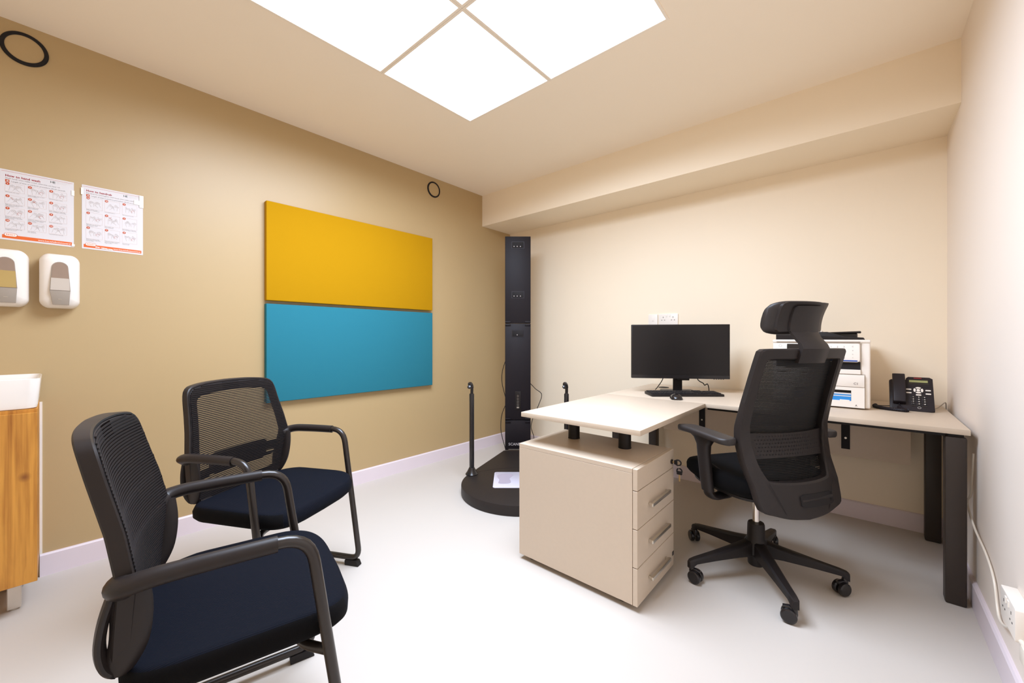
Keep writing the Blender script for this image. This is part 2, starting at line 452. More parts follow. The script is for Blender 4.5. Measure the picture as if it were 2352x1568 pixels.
# ------------------------------------------------------------------ posters
def poster(y0, label, title, sub, length, steps, nrow, ncol, tapes, torn=False):
    W, Hh = 0.212, 0.300
    z0 = 1.479
    t = thing('poster', label, 'poster', (XL, y0, z0), LEFT_WALL, 'hand hygiene posters')
    obj('sheet', MB().bb(0, W, 0, Hh, 0.0002, 0.0012), 'paper', t)
    e = 0.0016
    def txt(mb, s, x, y, size, align='LEFT', bold=0.0, sp=1.0):
        mb.add(*text_geo(s, size, align, bold, sp), T3(x, y, e))
    def rect(mb, x0, x1, y0, y1, k=0.0): mb.bb(x0, x1, y0, y1, 0.0010, e + k)
    a = MB(); txt(a, title, 0.014, Hh - 0.029, 0.0122, bold=0.00035, sp=1.04); obj('title', a, 'ink_red', t)
    a = MB(); txt(a, sub, 0.014, Hh - 0.0385, 0.0068); txt(a, length, 0.030, Hh - 0.050, 0.0072)
    obj('subtitle', a, 'ink_grey', t)
    a = MB(); rect(a, 0.014, 0.0255, Hh - 0.053, Hh - 0.042); a.mi = 1
    a.bb(0.017, 0.023, Hh - 0.049, Hh - 0.047, 0.001, e + 0.0004); a.bb(0.0195, 0.0225, Hh - 0.051, Hh - 0.045, 0.001, e + 0.0004)
    obj('hand_icon', a, ['ink_rust', 'ink_white'], t)
    a = MB(); rect(a, 0.004, W - 0.004, Hh - 0.0075, Hh - 0.0066); obj('border_line', a, 'ink_rust', t)
    a = MB(); txt(a, 'HE', 0.140, Hh - 0.022, 0.0135, bold=0.0001, sp=0.9)
    obj('logo', a, 'ink_dark', t)
    a = MB()
    for i, s in enumerate(('Feidhmeannacht na Seirbhise Slainte', 'Health Service Executive')):
        txt(a, s, 0.160, Hh - 0.0145 - 0.006 * i, 0.0028)
    obj('logo_caption', a, 'ink_pale', t)
    # picture cells
    top = Hh - 0.056; bot = 0.034
    cw = (W - 0.028) / ncol; ch = (top - bot) / nrow
    rnd = random.Random(len(title) * 13 + nrow)
    def stroke(mi, pts, r):
        cell.mi = mi; cell.sweep([Vector((x, y, e)) for x, y in pts], (r, 0.0003), seg=4, up=(0, 0, 1))
    sk, dk, frames = 1, 2, 0
    for k, (num, cap) in enumerate(steps):
        cell = MB()
        i, j = k % ncol, k // ncol
        x0 = 0.014 + i * cw; y1 = top - j * ch
        w_, h_ = cw - 0.008, ch - 0.0165
        for (p, q) in (((x0, y1), (x0 + w_, y1)), ((x0 + w_, y1), (x0 + w_, y1 - h_)), ((x0 + w_, y1 - h_), (x0, y1 - h_)), ((x0, y1 - h_), (x0, y1))):
            stroke(frames, [p, q], 0.0003)
        # a sketch of a pair of hands: a forearm, a palm and fingers each
        cx, cy = x0 + w_ * 0.52, y1 - h_ * 0.56
        for s_ in (-1, 1):
            ang = rnd.uniform(-0.5, 0.5)
            def P(u, v): return (cx + s_ * 0.010 + (u * math.cos(ang) - v * math.sin(ang)), cy + u * math.sin(ang) + v * math.cos(ang))
            stroke(sk, [P(-s_ * 0.003, -0.012), P(-s_ * 0.007, -0.003), P(-s_ * 0.006, 0.004)], 0.00035)
            stroke(sk, [P(s_ * 0.007, -0.012), P(s_ * 0.006, -0.003), P(s_ * 0.006, 0.003)], 0.00035)
            for f in range(4):
                u = -0.006 + f * 0.004; hgt = 0.008 + 0.003 * math.sin(f * 1.3 + k)
                stroke(sk, [P(u, 0.003), P(u + 0.0004, 0.003 + hgt), P(u + 0.0020, 0.0045 + hgt), P(u + 0.0034, 0.003 + hgt), P(u + 0.0036, 0.003)], 0.00035)
            stroke(sk, [P(-s_ * 0.007, -0.003), P(-s_ * 0.012, 0.003), P(-s_ * 0.010, 0.006)], 0.0004)
        if num in ('5', '4') and ncol == 3 and ((nrow == 4 and num == '5') or (nrow == 3 and num == '4')):
            stroke(dk, [(x0 + 0.013, y1 - 0.008), (x0 + 0.023, y1 - 0.017)], 0.0005); stroke(dk, [(x0 + 0.023, y1 - 0.008), (x0 + 0.013, y1 - 0.017)], 0.0005)
        elif num in ('3', '7', '8', '6', '2'):
            c0 = (x0 + w_ * 0.72, y1 - h_ * 0.62)
            stroke(dk, [(c0[0] + 0.006 * math.cos(a_), c0[1] + 0.005 * math.sin(a_)) for a_ in [q * 0.45 for q in range(11)]], 0.00045)
        elif num == '4':
            stroke(dk, [(x0 + 0.014, y1 - 0.007), (x0 + 0.022, y1 - 0.018)], 0.0005)
        # number badge
        nx, ny = x0 + 0.0065, y1 - 0.0035
        nums = MB(); nums.lathe([(0.0056, 0.001), (0.0056, e + 0.0003), (0.0001, e + 0.0003)], 20, T3(nx, ny, 0))
        dig = MB(); dig.add(*text_geo(num, 0.0068, 'CENTER', 0.0002), T3(nx, ny - 0.0024, e + 0.0006))
        for q, line in enumerate(cap):
            cell.mi = 3; txt(cell, line, x0, y1 - h_ - 0.0045 - 0.0042 * q, 0.0042)
        st = obj('step_picture', cell, ['ink_pink', 'ink_pale', 'ink_rust', 'ink_grey'], t)
        obj('number_badge', nums, 'ink_rust', st); obj('step_number', dig, 'ink_white', st)
    # footer
    a = MB(); rect(a, 0.006, W - 0.006, 0.0075, 0.0215); obj('footer_band', a, 'ink_orange', t)
    a = MB(); txt(a, 'www.hse.ie/infectioncontrol', W - 0.010, 0.0105, 0.0085, 'RIGHT', 0.0001); obj('footer_text', a, 'ink_white', t).location.z = 0.0006
    a = MB(); a.mi = 0; a.prism(rrect(0.036, 0.015, 0.0075, 5, 0.029, 0.0225), 0.001, e + 0.0005)
    a.mi = 1; a.prism(rrect(0.0335, 0.0125, 0.0062, 5, 0.029, 0.0225), 0.001, e + 0.0009)
    a.mi = 2; a.add(*text_geo('RESIST', 0.0083, 'CENTER', 0.0001, 1.1), T3(0.029, 0.0197, e + 0.0013))
    obj('badge', a, ['ink_rust', 'ink_white', 'ink_orange'], t)
    if torn:
        a = MB()
        for k in range(16):
            x = 0.045 + k * 0.0036 + rnd.uniform(-0.001, 0.001); y = 0.0135 - k * 0.0003
            q = rnd.uniform(0.0014, 0.0032)
            a.prism([(x + q * math.cos(g) * rnd.uniform(0.7, 1.6), y + q * math.sin(g) * rnd.uniform(0.6, 1.3)) for g in [R(72 * z) for z in range(5)]], 0.001, e + 0.0008 + 0.00008 * k)
        obj('torn_patch', a, 'ink_white', t)
    for q_, (x0, x1, ya, yb) in enumerate(tapes):
        obj('tape', MB().box(((x0 + x1) / 2, (ya + yb) / 2, e + 0.0016 + 0.0008 * q_), (x1 - x0, yb - ya, 0.0005), 0.0002, 1), 'tape', t)

WASH = [('1', ['Wet hands with water']), ('2', ['Apply enough soap to cover', 'all hand surfaces']), ('3', ['Rub hands palm to palm']),
        ('4', ['Right palm over left dorsum', 'with interlaced fingers', 'and vice versa']), ('5', ['Palm to palm with', 'fingers interlaced']), ('6', ['Backs of fingers to opposing', 'palms with fingers interlocked']),
        ('7', ['Rotational rubbing of left', 'thumb clasped in right palm', 'and vice versa']), ('8', ['Rotational rubbing, backwards', 'and forwards with clasped', 'fingers in palm']), ('9', ['Rinse hands with water']),
        ('10', ['Dry hands thoroughly with', 'a single use towel']), ('11', ['Use towel to', 'turn off faucet']), ('12', ['Your hands are now safe'])]
RUB = [('1a', ['Apply a palmful of the', 'product in a cupped hand']), ('1b', ['covering all surfaces']), ('2', ['Rub hands palm to palm']),
       ('3', ['Right palm over left dorsum', 'with interlaced fingers', 'and vice versa']), ('4', ['Palm to palm with', 'fingers interlaced']), ('5', ['Backs of fingers to opposing', 'palms with fingers interlocked']),
       ('6', ['Rotational rubbing of left', 'thumb clasped in right palm', 'and vice versa']), ('7', ['Rotational rubbing, backwards', 'and forwards with clasped', 'fingers in palm']), ('8', ['Once dry, your', 'hands are safe'])]
poster(-0.150, 'white How to hand wash poster with twelve steps, above the dispensers', 'How to hand wash',
       'Wash hands when visibly soiled, otherwise use hand rub', 'Length of time to perform procedure: 40-60 seconds', WASH, 4, 3,
       [(0.204, 0.2135, 0.238, 0.262), (0.205, 0.2145, 0.004, 0.014)])
poster(0.087, 'white How to handrub poster with nine steps, taped at its corners', 'How to handrub',
       'Rub hands for hand hygiene, wash hands when visibly soiled', 'Length of time to perform procedure: 20-30 seconds', RUB, 3, 3,
       [(0.178, 0.2130, 0.250, 0.272), (0.198, 0.2135, 0.238, 0.299), (-0.003, 0.005, 0.252, 0.284)], True)

# ------------------------------------------------------------------ soap dispensers
def dispenser(y, label, liquid, level):
    t = thing('soap_dispenser', label, 'soap dispenser', (XL, y, 1.312), LEFT_WALL, 'white wall soap dispensers')
    W, Hh = 0.122, 0.232
    mb = MB(); rings = []
    def ring(z, inset):
        pts = []
        for (x, yv) in rrect(W - 2 * inset, Hh - 2 * inset, max(0.006, 0.028 - inset * 0.5), 8):
            k = 1 - 0.05 * ((yv / (Hh / 2)) ** 2)          # slight barrel
            pts.append(Vector((x * k * 1.03, yv + 0.006 * (1 - (x / (W / 2)) ** 2) * (1 if yv > 0 else -1), z)))
        return pts
    for z, i in ((0, 0.004), (0.03, 0), (0.062, 0.002), (0.078, 0.008), (0.086, 0.018), (0.090, 0.032), (0.091, 0.048)): rings.append(ring(z, i))
    mb.loft(rings)
    # lower front slants back to the wall
    mb.deform(lambda p: Vector((p.x, p.y, p.z * (1 - 0.30 * max(0, (-p.y - 0.02) / (Hh / 2)) ** 1.5))))
    obj('housing', mb, 'white_plastic', t)
    # window: a tall arch
    def arch(w0, w1, yb, yt, n=10):
        pts = [(-w0, yb), (w0, yb)]
        for k in range(n + 1):
            a = PI * k / n; pts.append((w1 * math.cos(a), yt - w1 * 1.0 + w1 * math.sin(a)))
        return pts
    obj('window_frame', MB().prism(arch(0.031, 0.0245, -0.045, 0.082), 0.082, 0.0925), 'grey_plastic', t)
    w_ = MB(); w_.mi = 0; w_.prism(arch(0.0295, 0.0228, -0.044, 0.080), 0.084, 0.0935)
    obj('window', w_, 'soap_back', t)
    obj('bottle', MB().prism([(-0.0288, -0.043), (0.0288, -0.043), (0.0262, level), (-0.0262, level)], 0.085, 0.0943), liquid, t)
    lev = MB(); lev.prism([(-0.0305, -0.045), (0.0305, -0.045), (0.027, -0.106), (-0.022, -0.106)], 0, 0.010, bev=0.002)
    lev.deform(lambda p: Vector((p.x, p.y, p.z + 0.0865 - 0.24 * max(0, -p.y - 0.045))))
    o = obj('push_lever', lev, 'grey_plastic', t, label='grey push lever')
    obj('lever_mark', MB().box((0, -0.082, 0.0865), (0.012, 0.002, 0.004), 0.0005, 1), 'brushed', t)
dispenser(0.019, 'white soap dispenser with clear gel in its window, beside the cabinet', 'soap_clear', 0.010)
dispenser(-0.131, 'white soap dispenser with amber soap, cut by the edge', 'soap', 0.026)

# ------------------------------------------------------------------ washbasin and cabinet
CX1, CYR, CW = -2.400, -0.041, 0.50
t = thing('vanity_cabinet', 'orange oak washbasin cabinet on short metal legs at the left wall', 'cabinet', (XL, CYR, 0))
D = CX1 - XL
obj('carcass', MB().bb(0.002, D - 0.020, -CW, 0, 0.120, 0.785, 0.001, 1), 'wood', t)
obj('door', MB().bb(D - 0.018, D, -CW, 0.000, 0.122, 0.772, 0.0012, 1), 'wood', t)
for (x, y) in ((D - 0.10, -0.05), (D - 0.10, -0.35), (0.05, -0.05), (0.05, -0.35)):
    lg = MB(); lg.box((x, y - 0.01, 0.063), (0.036, 0.036, 0.114), 0.002, 1); lg.cyl((x, y - 0.01, 0), (x, y - 0.01, 0.007), 0.012)
    obj('leg', lg, 'clear_leg', t)
t = thing('wash_basin', 'white ceramic counter basin sitting on the oak cabinet', 'basin', (XL, CYR, 0.785))
mb = MB(); rings = []
def bring(z, grow, r=0.03): return [Vector((0.172 + x, -0.231 + y, z * 0.885)) for x, y in rrect(0.345 + grow, 0.478 + grow, r, 6)]
for z, g in ((0.0, -0.03), (0.004, -0.020), (0.02, -0.014), (0.125, 0.0), (0.130, 0.0), (0.132, -0.006), (0.130, -0.014), (0.11, -0.03), (0.04, -0.05), (0.02, -0.09), (0.015, -0.16), (0.013, -0.30)): rings.append(bring(z, g))
mb.loft(rings); obj('bowl', mb, 'ceramic', t)
obj('drain', MB().cyl((0.172, -0.231, 0.0105), (0.172, -0.231, 0.0150), 0.022), 'chrome', t)

# ------------------------------------------------------------------ body scanner
BASE_Z = 0.066
SYAW = 0.7185
t = thing('body_scanner', 'black standing body scanner with tall tower and round platform in the corner', 'body scanner', (-2.292, 2.700, 0), (0, 0, SYAW))
# local: x right, -y towards the viewer
def platform_outline(R_, front=0.77, back=0.0, half=0.125, n=40):
    pts = []
    # tangent from (half, 0) to circle centre (0,-front)
    d = math.hypot(half, front); base = math.atan2(front, half); off = math.acos(R_ / d)
    a1 = base - off       # angle of the tangent point (right side), measured at circle centre
    aR = a1; aL = PI - a1
    pts.append((half, back)); 
    for k in range(n + 1):
        a = aR - (aR + (2 * PI - aL)) * k / n if False else aR - (2 * PI - (aL - aR)) * k / n
        pts.append((R_ * math.cos(a), -front + R_ * math.sin(a)))
    pts.append((-half, back))
    return pts
obj('platform', MB().prism(platform_outline(0.400), 0.0, BASE_Z, bev=0.004), 'tower_base', t)
sm = MB()
seam = [(-0.345 + 0.69 * k / 20, -0.60 + 0.125 * (1 - ((k - 10) / 10) ** 2) , BASE_Z + 0.0002) for k in range(21)]
sm.sweep(seam, (0.0015, 0.0006), seg=4, up=(0, 0, 1)); obj('platform_seam', sm, 'black_matte', t)
pd = MB(); pd.mi = 0; pd.prism(rrect(0.37, 0.31, 0.018, 5, 0.005, -0.735), BASE_Z, BASE_Z + 0.003, bev=0.0008)
obj('foot_plate', pd, 'pad', t, label='pale glass foot plate')
for sx in (-1, 1):
    foot = [(-0.045, -0.075), (0.0, -0.085), (0.035, -0.07), (0.040, -0.03), (0.030, 0.01), (0.045, 0.05), (0.058, 0.085), (0.035, 0.110), (-0.02, 0.112), (-0.055, 0.085), (-0.055, 0.04), (-0.040, -0.01)]
    sp = spline([(x, y, 0) for x, y in foot], 4, True)
    obj('footprint', MB().prism([(sx * (-0.100) + (p.x if sx > 0 else -p.x), -0.735 + p.y) for p in sp], BASE_Z + 0.003, BASE_Z + 0.0038), 'pad_print', t, label='grey footprint mark')
TW, TZ1, TD = 0.226, 1.955, 0.10
def tower_seg(name, z0, z1):
    return obj(name, MB().bb(-TW / 2, TW / 2, 0.0, TD, z0, z1, 0.003, 2), 'tower', t)
JZ = 1.185
tower_seg('tower_foot', BASE_Z, 0.33); tower_seg('tower_lower', 0.334, JZ); tower_seg('tower_upper', JZ + 0.004, TZ1)
def cam_slot(z, n, w_=0.100, h_=0.052):
    s = obj('camera_window', MB().prism(rrect(w_, h_, 0.004, 3), 0, 0.004, bev=0.001), 'black_matte', t, (0, -0.0005, z), (R(90), 0, 0))
    obj('window_bezel', MB().prism(rrect(w_ + 0.014, h_ + 0.012, 0.004, 3), 0, 0.002), 'tower_trim', s)
    for k in range(n):
        x = -0.034 + k * 0.028 if n > 1 else -0.006
        obj('lens', MB().lathe([(0.0045, 0), (0.0045, 0.003), (0.003, 0.005), (0.0005, 0.0052)], 14, T3(x, -0.013, 0.003)), 'led', s)
cam_slot(1.878, 3); cam_slot(1.440, 3); cam_slot(1.098, 1)
sl = obj('connector_panel', MB().prism(rrect(0.052, 0.165, 0.004, 3), 0, 0.004, bev=0.001), 'black_plastic', t, (0.0, -0.0005, 0.505), (R(90), 0, 0))
obj('socket_strip', MB().prism(rrect(0.026, 0.125, 0.003, 3), 0.003, 0.0055), 'black_gloss', sl)
for k, (yv, hh) in enumerate(((0.042, 0.012), (0.016, 0.016), (-0.010, 0.016), (-0.036, 0.018))):
    fr = MB()
    for (x0, x1, y0, y1) in ((-0.006, 0.006, hh / 2 - 0.001, hh / 2), (-0.006, 0.006, -hh / 2, -hh / 2 + 0.001), (-0.006, -0.005, -hh / 2, hh / 2), (0.005, 0.006, -hh / 2, hh / 2)):
        fr.bb(x0, x1, yv + y0, yv + y1, 0.005, 0.0065)
    obj('port', fr, 'brushed', sl)
obj('port_label', MB().bb(-0.010, 0.010, -0.066, -0.054, 0.003, 0.0062), 'grey_plastic', sl)
for z in (JZ + 0.014, JZ - 0.012, 0.345, 0.318):
    for sx in (-1, 1):
        obj('hinge', MB().box((sx * (TW / 2 - 0.025), -0.003, z), (0.050, 0.009, 0.016), 0.003, 2), 'tower', t)
for z in (1.60, 0.72):
    for sx in (-1, 1): obj('screw', MB().cyl((sx * 0.100, -0.0015, z), (sx * 0.100, 0.001, z), 0.004, seg=10), 'black_matte', t)
g = MB(); g.add(*text_geo('SCANECA', 0.0325, 'LEFT', 0.0004, 1.05), T3(-0.083, 0, 0))
obj('lettering', g, 'led', t, (0, -0.0012, 0.110), (R(90), 0, 0), label='pale maker lettering')
obj('foot_line', MB().bb(-0.083, 0.083, -0.002, 0, BASE_Z + 0.008, BASE_Z + 0.011), 'grey_plastic', t)
for sx in (-1, 1):
    px, py = sx * 0.345, -0.620
    p = MB(); p.lathe([(0.046, BASE_Z), (0.046, BASE_Z + 0.006), (0.034, BASE_Z + 0.022), (0.024, BASE_Z + 0.042), (0.0185, BASE_Z + 0.052)], 24, T3(px, py, 0))
    post = obj('post', p.lathe([(0.0175, BASE_Z + 0.03), (0.0175, 0.648), (0.015, 0.654), (0.0001, 0.654)], 24, T3(px, py, 0)), 'black_gloss', t)
    q = MB(); q.sweep(spline([(px, py, 0.65), (px + 0.001, py, 0.685), (px - 0.002, py, 0.715), (px - 0.012 * 1, py - 0.004, 0.728)], 6), [0.011] * 8 + [0.013] * 11, seg=14)
    q.lathe([(0.0005, -0.014), (0.012, -0.012), (0.0165, 0), (0.012, 0.012), (0.0005, 0.014)], 18, T3(px - 0.012, py - 0.006, 0.722) @ rotm(R(90)))
    q.lathe([(0.0005, -0.012), (0.011, -0.010), (0.015, 0), (0.011, 0.010), (0.0005, 0.012)], 18, T3(px - 0.017, py - 0.012, 0.703) @ rotm(R(60)))
    obj('post_head', q, 'black_gloss', post)
def cable(pts, r, name, parent, m='black_matte'):
    return obj(name, MB().sweep(spline(pts, 8), r, seg=8), m, parent)
cable([(-0.108, 0.06, 0.86), (-0.138, 0.06, 0.76), (-0.142, 0.06, 0.66), (-0.112, 0.06, 0.53)], 0.003, 'cable', t)
cable([(-0.108, 0.06, 0.46), (-0.145, 0.06, 0.36), (-0.150, 0.06, 0.22), (-0.112, 0.04, 0.072)], 0.003, 'cable', t)
cable([(0.108, 0.06, 0.655), (0.16, 0.07, 0.60), (0.215, 0.07, 0.55), (0.19, 0.07, 0.46), (0.145, 0.07, 0.36), (0.120, 0.06, 0.26), (0.145, 0.06, 0.16), (0.112, 0.04, 0.10)], 0.003, 'cable', t)

# ------------------------------------------------------------------ corner desk
DZ, DT = 0.700, 0.022
DX0, DX1, DY0, DY1 = -1.248, 0.317, 2.345, 3.100
PX1, PY0 = -0.647, 1.494
t = thing('corner_desk', 'beige L-shaped corner desk with black legs along the back wall', 'desk', (DX0, DY1, 0))
o0 = Vector((DX0, DY1, 0))
def dbox(mb, x0, x1, y0, y1, z0, z1, bev=0.0): return mb.bb(x0 - o0.x, x1 - o0.x, y0 - o0.y, y1 - o0.y, z0, z1, bev)
obj('worktop', dbox(MB(), DX0, DX1, DY0 + 0.001, DY1, DZ - DT, DZ, 0.0012), 'desk', t)
obj('return_top', dbox(MB(), DX0, PX1, PY0, DY0, DZ - DT, DZ, 0.0012), 'desk', t)
def dleg(x0, y0, w_=0.060, d_=0.060):
    obj('leg', dbox(MB(), x0, x0 + w_, y0, y0 + d_, 0.0, DZ - DT - 0.012, 0.006), 'leg_metal', t)
    obj('leg_cap', dbox(MB(), x0 + 0.008, x0 + w_ - 0.008, y0 + 0.008, y0 + d_ - 0.008, DZ - DT - 0.012, DZ - DT), 'black_matte', t)
dleg(0.249, 2.352); dleg(0.246, 3.000); dleg(-1.235, 2.405); dleg(-1.235, 3.000)
r_ = MB(); dbox(r_, -0.640, 0.249, 2.360, 2.380, DZ - DT - 0.012, DZ - DT - 0.0005); obj('front_rail', r_, 'black_matte', t)
r_ = MB(); dbox(r_, 0.262, 0.290, 2.412, 3.000, DZ - DT - 0.045, DZ - DT - 0.005); obj('side_rail', r_, 'leg_metal', t)
r_ = MB(); dbox(r_, -1.175, 0.246, 3.02, 3.05, DZ - DT - 0.045, DZ - DT - 0.005); obj('rear_rail', r_, 'black_matte', t)
YP = 2.952
obj('modesty_panel', dbox(MB(), -1.10, 0.190, YP, YP + 0.018, 0.392, 0.668, 0.001), 'desk', t)
for x in (-0.072, -0.835):
    b = MB(); dbox(b, x - 0.019, x + 0.019, YP - 0.004, YP, 0.432, DZ - DT); dbox(b, x - 0.026, x + 0.019, YP - 0.07, YP, DZ - DT - 0.004, DZ - DT)
    br = obj('bracket', b, 'black_matte', t)
    obj('screw', MB().cyl((x - o0.x, YP - o0.y - 0.0065, 0.494), (x - o0.x, YP - o0.y - 0.004, 0.494), 0.0055, seg=14), 'brushed', br)
obj('cable_grommet', MB().lathe([(0.036, -0.001), (0.036, 0.002), (0.030, 0.003), (0.0005, 0.003)], 28, T3(-1.085 - o0.x, 2.912 - o0.y, DZ)), 'black_matte', t)

# ------------------------------------------------------------------ drawer pedestal
PX, PYa, PYb, PT = (-1.244, -0.651), 1.476, 1.868, 0.553
t = thing('drawer_pedestal', 'beige pedestal of drawers with metal handles carrying the desk return', 'drawer unit', (PX[0], PYa, 0))
W, Dp = PX[1] - PX[0], PYb - PYa
FT = 0.019
obj('carcass', MB().bb(0.0, W - FT - 0.002, 0, Dp, 0.024, PT - 0.019, 0.0008, 1), 'desk', t)
obj('top_board', MB().bb(0.0, W - FT - 0.002, 0, Dp, PT - 0.0185, PT, 0.001, 1), 'desk', t)
zs = [0.038, 0.166, 0.298, 0.428, PT + 0.001]
zs = [0.022, 0.170, 0.319, 0.468, PT + 0.001]
for k in range(4):
    dr = obj('drawer', MB().bb(W - FT, W, 0, Dp, zs[k] + 0.0015, zs[k + 1] - 0.0015, 0.001, 1), 'desk', t)
    if k < 3:
        zc = zs[k] + (zs[k + 1] - zs[k]) * 0.47
        h = MB(); h.box((W + 0.015, Dp * 0.52, zc), (0.012, 0.200, 0.014), 0.002, 2)
        for y in (Dp * 0.52 - 0.090, Dp * 0.52 + 0.090): h.box((W + 0.005, y, zc), (0.010, 0.010, 0.012), 0.001, 1)
        obj('handle', h, 'brushed', dr)
lk = obj('lock', MB().cyl((W, Dp - 0.030, PT - 0.052), (W + 0.006, Dp - 0.030, PT - 0.052), 0.010), 'black_matte', t)
k1 = MB(); k1.box((W + 0.012, Dp - 0.030, PT - 0.052), (0.014, 0.003, 0.008), 0.0005, 1); obj('key', k1, 'brass', lk)
k2 = MB(); k2.sweep([(W + 0.030 + 0.013 * math.cos(a), Dp - 0.030, PT - 0.052 + 0.012 * math.sin(a)) for a in [R(18 * q) for q in range(20)]], (0.003, 0.0045), closed=True, seg=8, up=(0, 1, 0))
k2.box((W + 0.020, Dp - 0.030, PT - 0.052), (0.014, 0.006, 0.020), 0.002, 1); obj('key_head', k2, 'black_matte', lk)
k3 = MB(); k3.sweep([(W + 0.034 + 0.011 * math.cos(a), Dp - 0.024, PT - 0.090 + 0.012 * math.sin(a)) for a in [R(18 * q) for q in range(20)]], (0.003, 0.004), closed=True, seg=8, up=(0, 1, 0))
k3.box((W + 0.034, Dp - 0.024, PT - 0.098), (0.024, 0.006, 0.016), 0.002, 1); obj('spare_key_head', k3, 'black_matte', lk)
obj('spare_key', MB().box((W + 0.034, Dp - 0.024, PT - 0.120), (0.006, 0.0025, 0.032), 0.0008, 1), 'brass', lk)
obj('key_ring', MB().sweep([(W + 0.034, Dp - 0.027 + 0.008 * math.cos(a), PT - 0.070 + 0.009 * math.sin(a)) for a in [R(30 * q) for q in range(12)]], 0.0008, closed=True, seg=6), 'brushed', lk)
for (x, y) in ((0.05, 0.05), (0.05, Dp - 0.05), (W - 0.08, 0.05), (W - 0.08, Dp - 0.05)):
    obj('glide', MB().lathe([(0.020, 0), (0.020, 0.012), (0.013, 0.016), (0.013, 0.024)], 16, T3(x, y, 0)), 'black_matte', t)
for (x, y) in ((-1.100, 1.735), (-0.826, 1.735)):
    obj('riser_tube', MB().lathe([(0.0295, PT), (0.0295, PT + 0.003), (0.0285, PT + 0.004), (0.0285, DZ - DT - 0.004), (0.034, DZ - DT - 0.003), (0.034, DZ - DT)], 32, T3(x - PX[0], y - PYa, 0)), 'black_plastic', t)
obj('drawer_tag', MB().bb(W, W + 0.0015, Dp - 0.018, Dp - 0.001, 0.070, 0.088), 'black_gloss', t)

# ------------------------------------------------------------------ chair helpers
def resample(pts, n):
    L = [0.0]
    for a, b in zip(pts, pts[1:]): L.append(L[-1] + (b - a).length)
    out = []; i = 0
    for k in range(n + 1):
        d = L[-1] * k / n
        while i < len(pts) - 2 and L[i + 1] < d: i += 1
        t = (d - L[i]) / max(1e-9, L[i + 1] - L[i])
        out.append(pts[i].lerp(pts[i + 1], min(1, max(0, t))))
    return out
def half_loop(half, n=28):
    h = resample(spline([(x, z, 0) for x, z in half], 6), n)
    return [(p.x, p.y) for p in h] + [(-p.x, p.y) for p in h[-2:0:-1]]
def half_width(half, z):
    h = spline([(x, zz, 0) for x, zz in half], 6)
    best = 0
    for a, b in zip(h, h[1:]):
        if min(a.y, b.y) <= z <= max(a.y, b.y) and abs(a.y - b.y) > 1e-9:
            t = (z - a.y) / (b.y - a.y); best = max(best, a.x + (b.x - a.x) * t)
    return best
def ring_frame(mb, outer, inner, yf, d0, d1, rnd=0.004):
    rings = []
    for (xo, zo), (xi, zi) in zip(outer, inner):
        e = Vector((xi - xo, 0, zi - zo)); L = e.length; e = e / L
        q = min(rnd, L * 0.3)
        def P(s, d):
            x = xo + e.x * s; z = zo + e.z * s
            return Vector((x, yf(x, z) + d, z))
        rings.append([P(q, d1), P(L - q, d1), P(L, d1 - q), P(L, d0 + q), P(L - q, d0), P(q, d0), P(0, d0 + q), P(0, d1 - q)])
    mb.loft(rings, True, False, loop=True)
def mesh_weave(name, half, yf, off, pitch, rib, fins, m, parent, z0, z1, fin_depth=0.0017, edge=0.004):
    mb = MB(); z = z0; N = 16
    while z < z1:
        hw = half_width(half, z) + edge
        if hw > 0.02:
            path = [Vector((-hw + 2 * hw * k / N, 0, z)) for k in range(N + 1)]
            for p in path: p.y = yf(p.x, p.z) + off
            mb.sweep(path, [[(-0.0012, -rib / 2), (0.0012, -rib / 2), (0.0016, 0), (0.0012, rib / 2), (-0.0012, rib / 2)]] * (N + 1), up=(0, 0, 1))
        z += pitch
    wmax = max(x for x, zz in half)
    k = -wmax
    while fins and k < wmax:
        zz = [z0 + (z1 - z0) * q / 14 for q in range(15)]
        pts = [z_ for z_ in zz if half_width(half, z_) + 0.002 > abs(k)]
        if len(pts) > 1:
            mb.loft([[Vector((k, yf(k, z_) + off + fin_depth / 2, z_)), Vector((k, yf(k, z_) + off - fin_depth / 2, z_))] for z_ in pts], closed=False, caps=False)
        k += fins
    return obj(name, mb, m, parent)
def cushion(mb, half_w, y0, y1, z0, z1, warp, exps=3.2, n=56, edge=0.022):
    """seat pad: stacked superellipse rings closed to the centre"""
    cy, hy = (y0 + y1) / 2, (y1 - y0) / 2
    def ring(z, ins, sc=1.0):
        out = []
        for k in range(n):
            a = 2 * PI * k / n; c, s = math.cos(a), math.sin(a)
            x = math.copysign(abs(c) ** (2 / exps), c); y = math.copysign(abs(s) ** (2 / exps), s)
            wy = half_w(cy + y * hy)
            out.append(Vector((x * (wy - ins) * sc, cy + y * (hy - ins) * sc, z)))
        return out
    h = z1 - z0
    rs = [ring(z0, 0.03, 0.02), ring(z0, 0.03, 0.6), ring(z0, 0.026), ring(z0 + h * 0.10, 0.010), ring(z0 + h * 0.28, 0.001), ring(z0 + h * 0.62, 0.0), ring(z0 + h * 0.80, 0.004), ring(z0 + h * 0.93, edge * 0.5), ring(z0 + h * 0.99, edge), ring(z1, edge * 1.7)]
    for sc in (0.85, 0.66, 0.45, 0.22, 0.02): rs.append(ring(z1 + (0.006 * (1 - sc)), edge * 1.7, sc))
    mb.loft(rs)
    mb.deform(warp)
    return mb

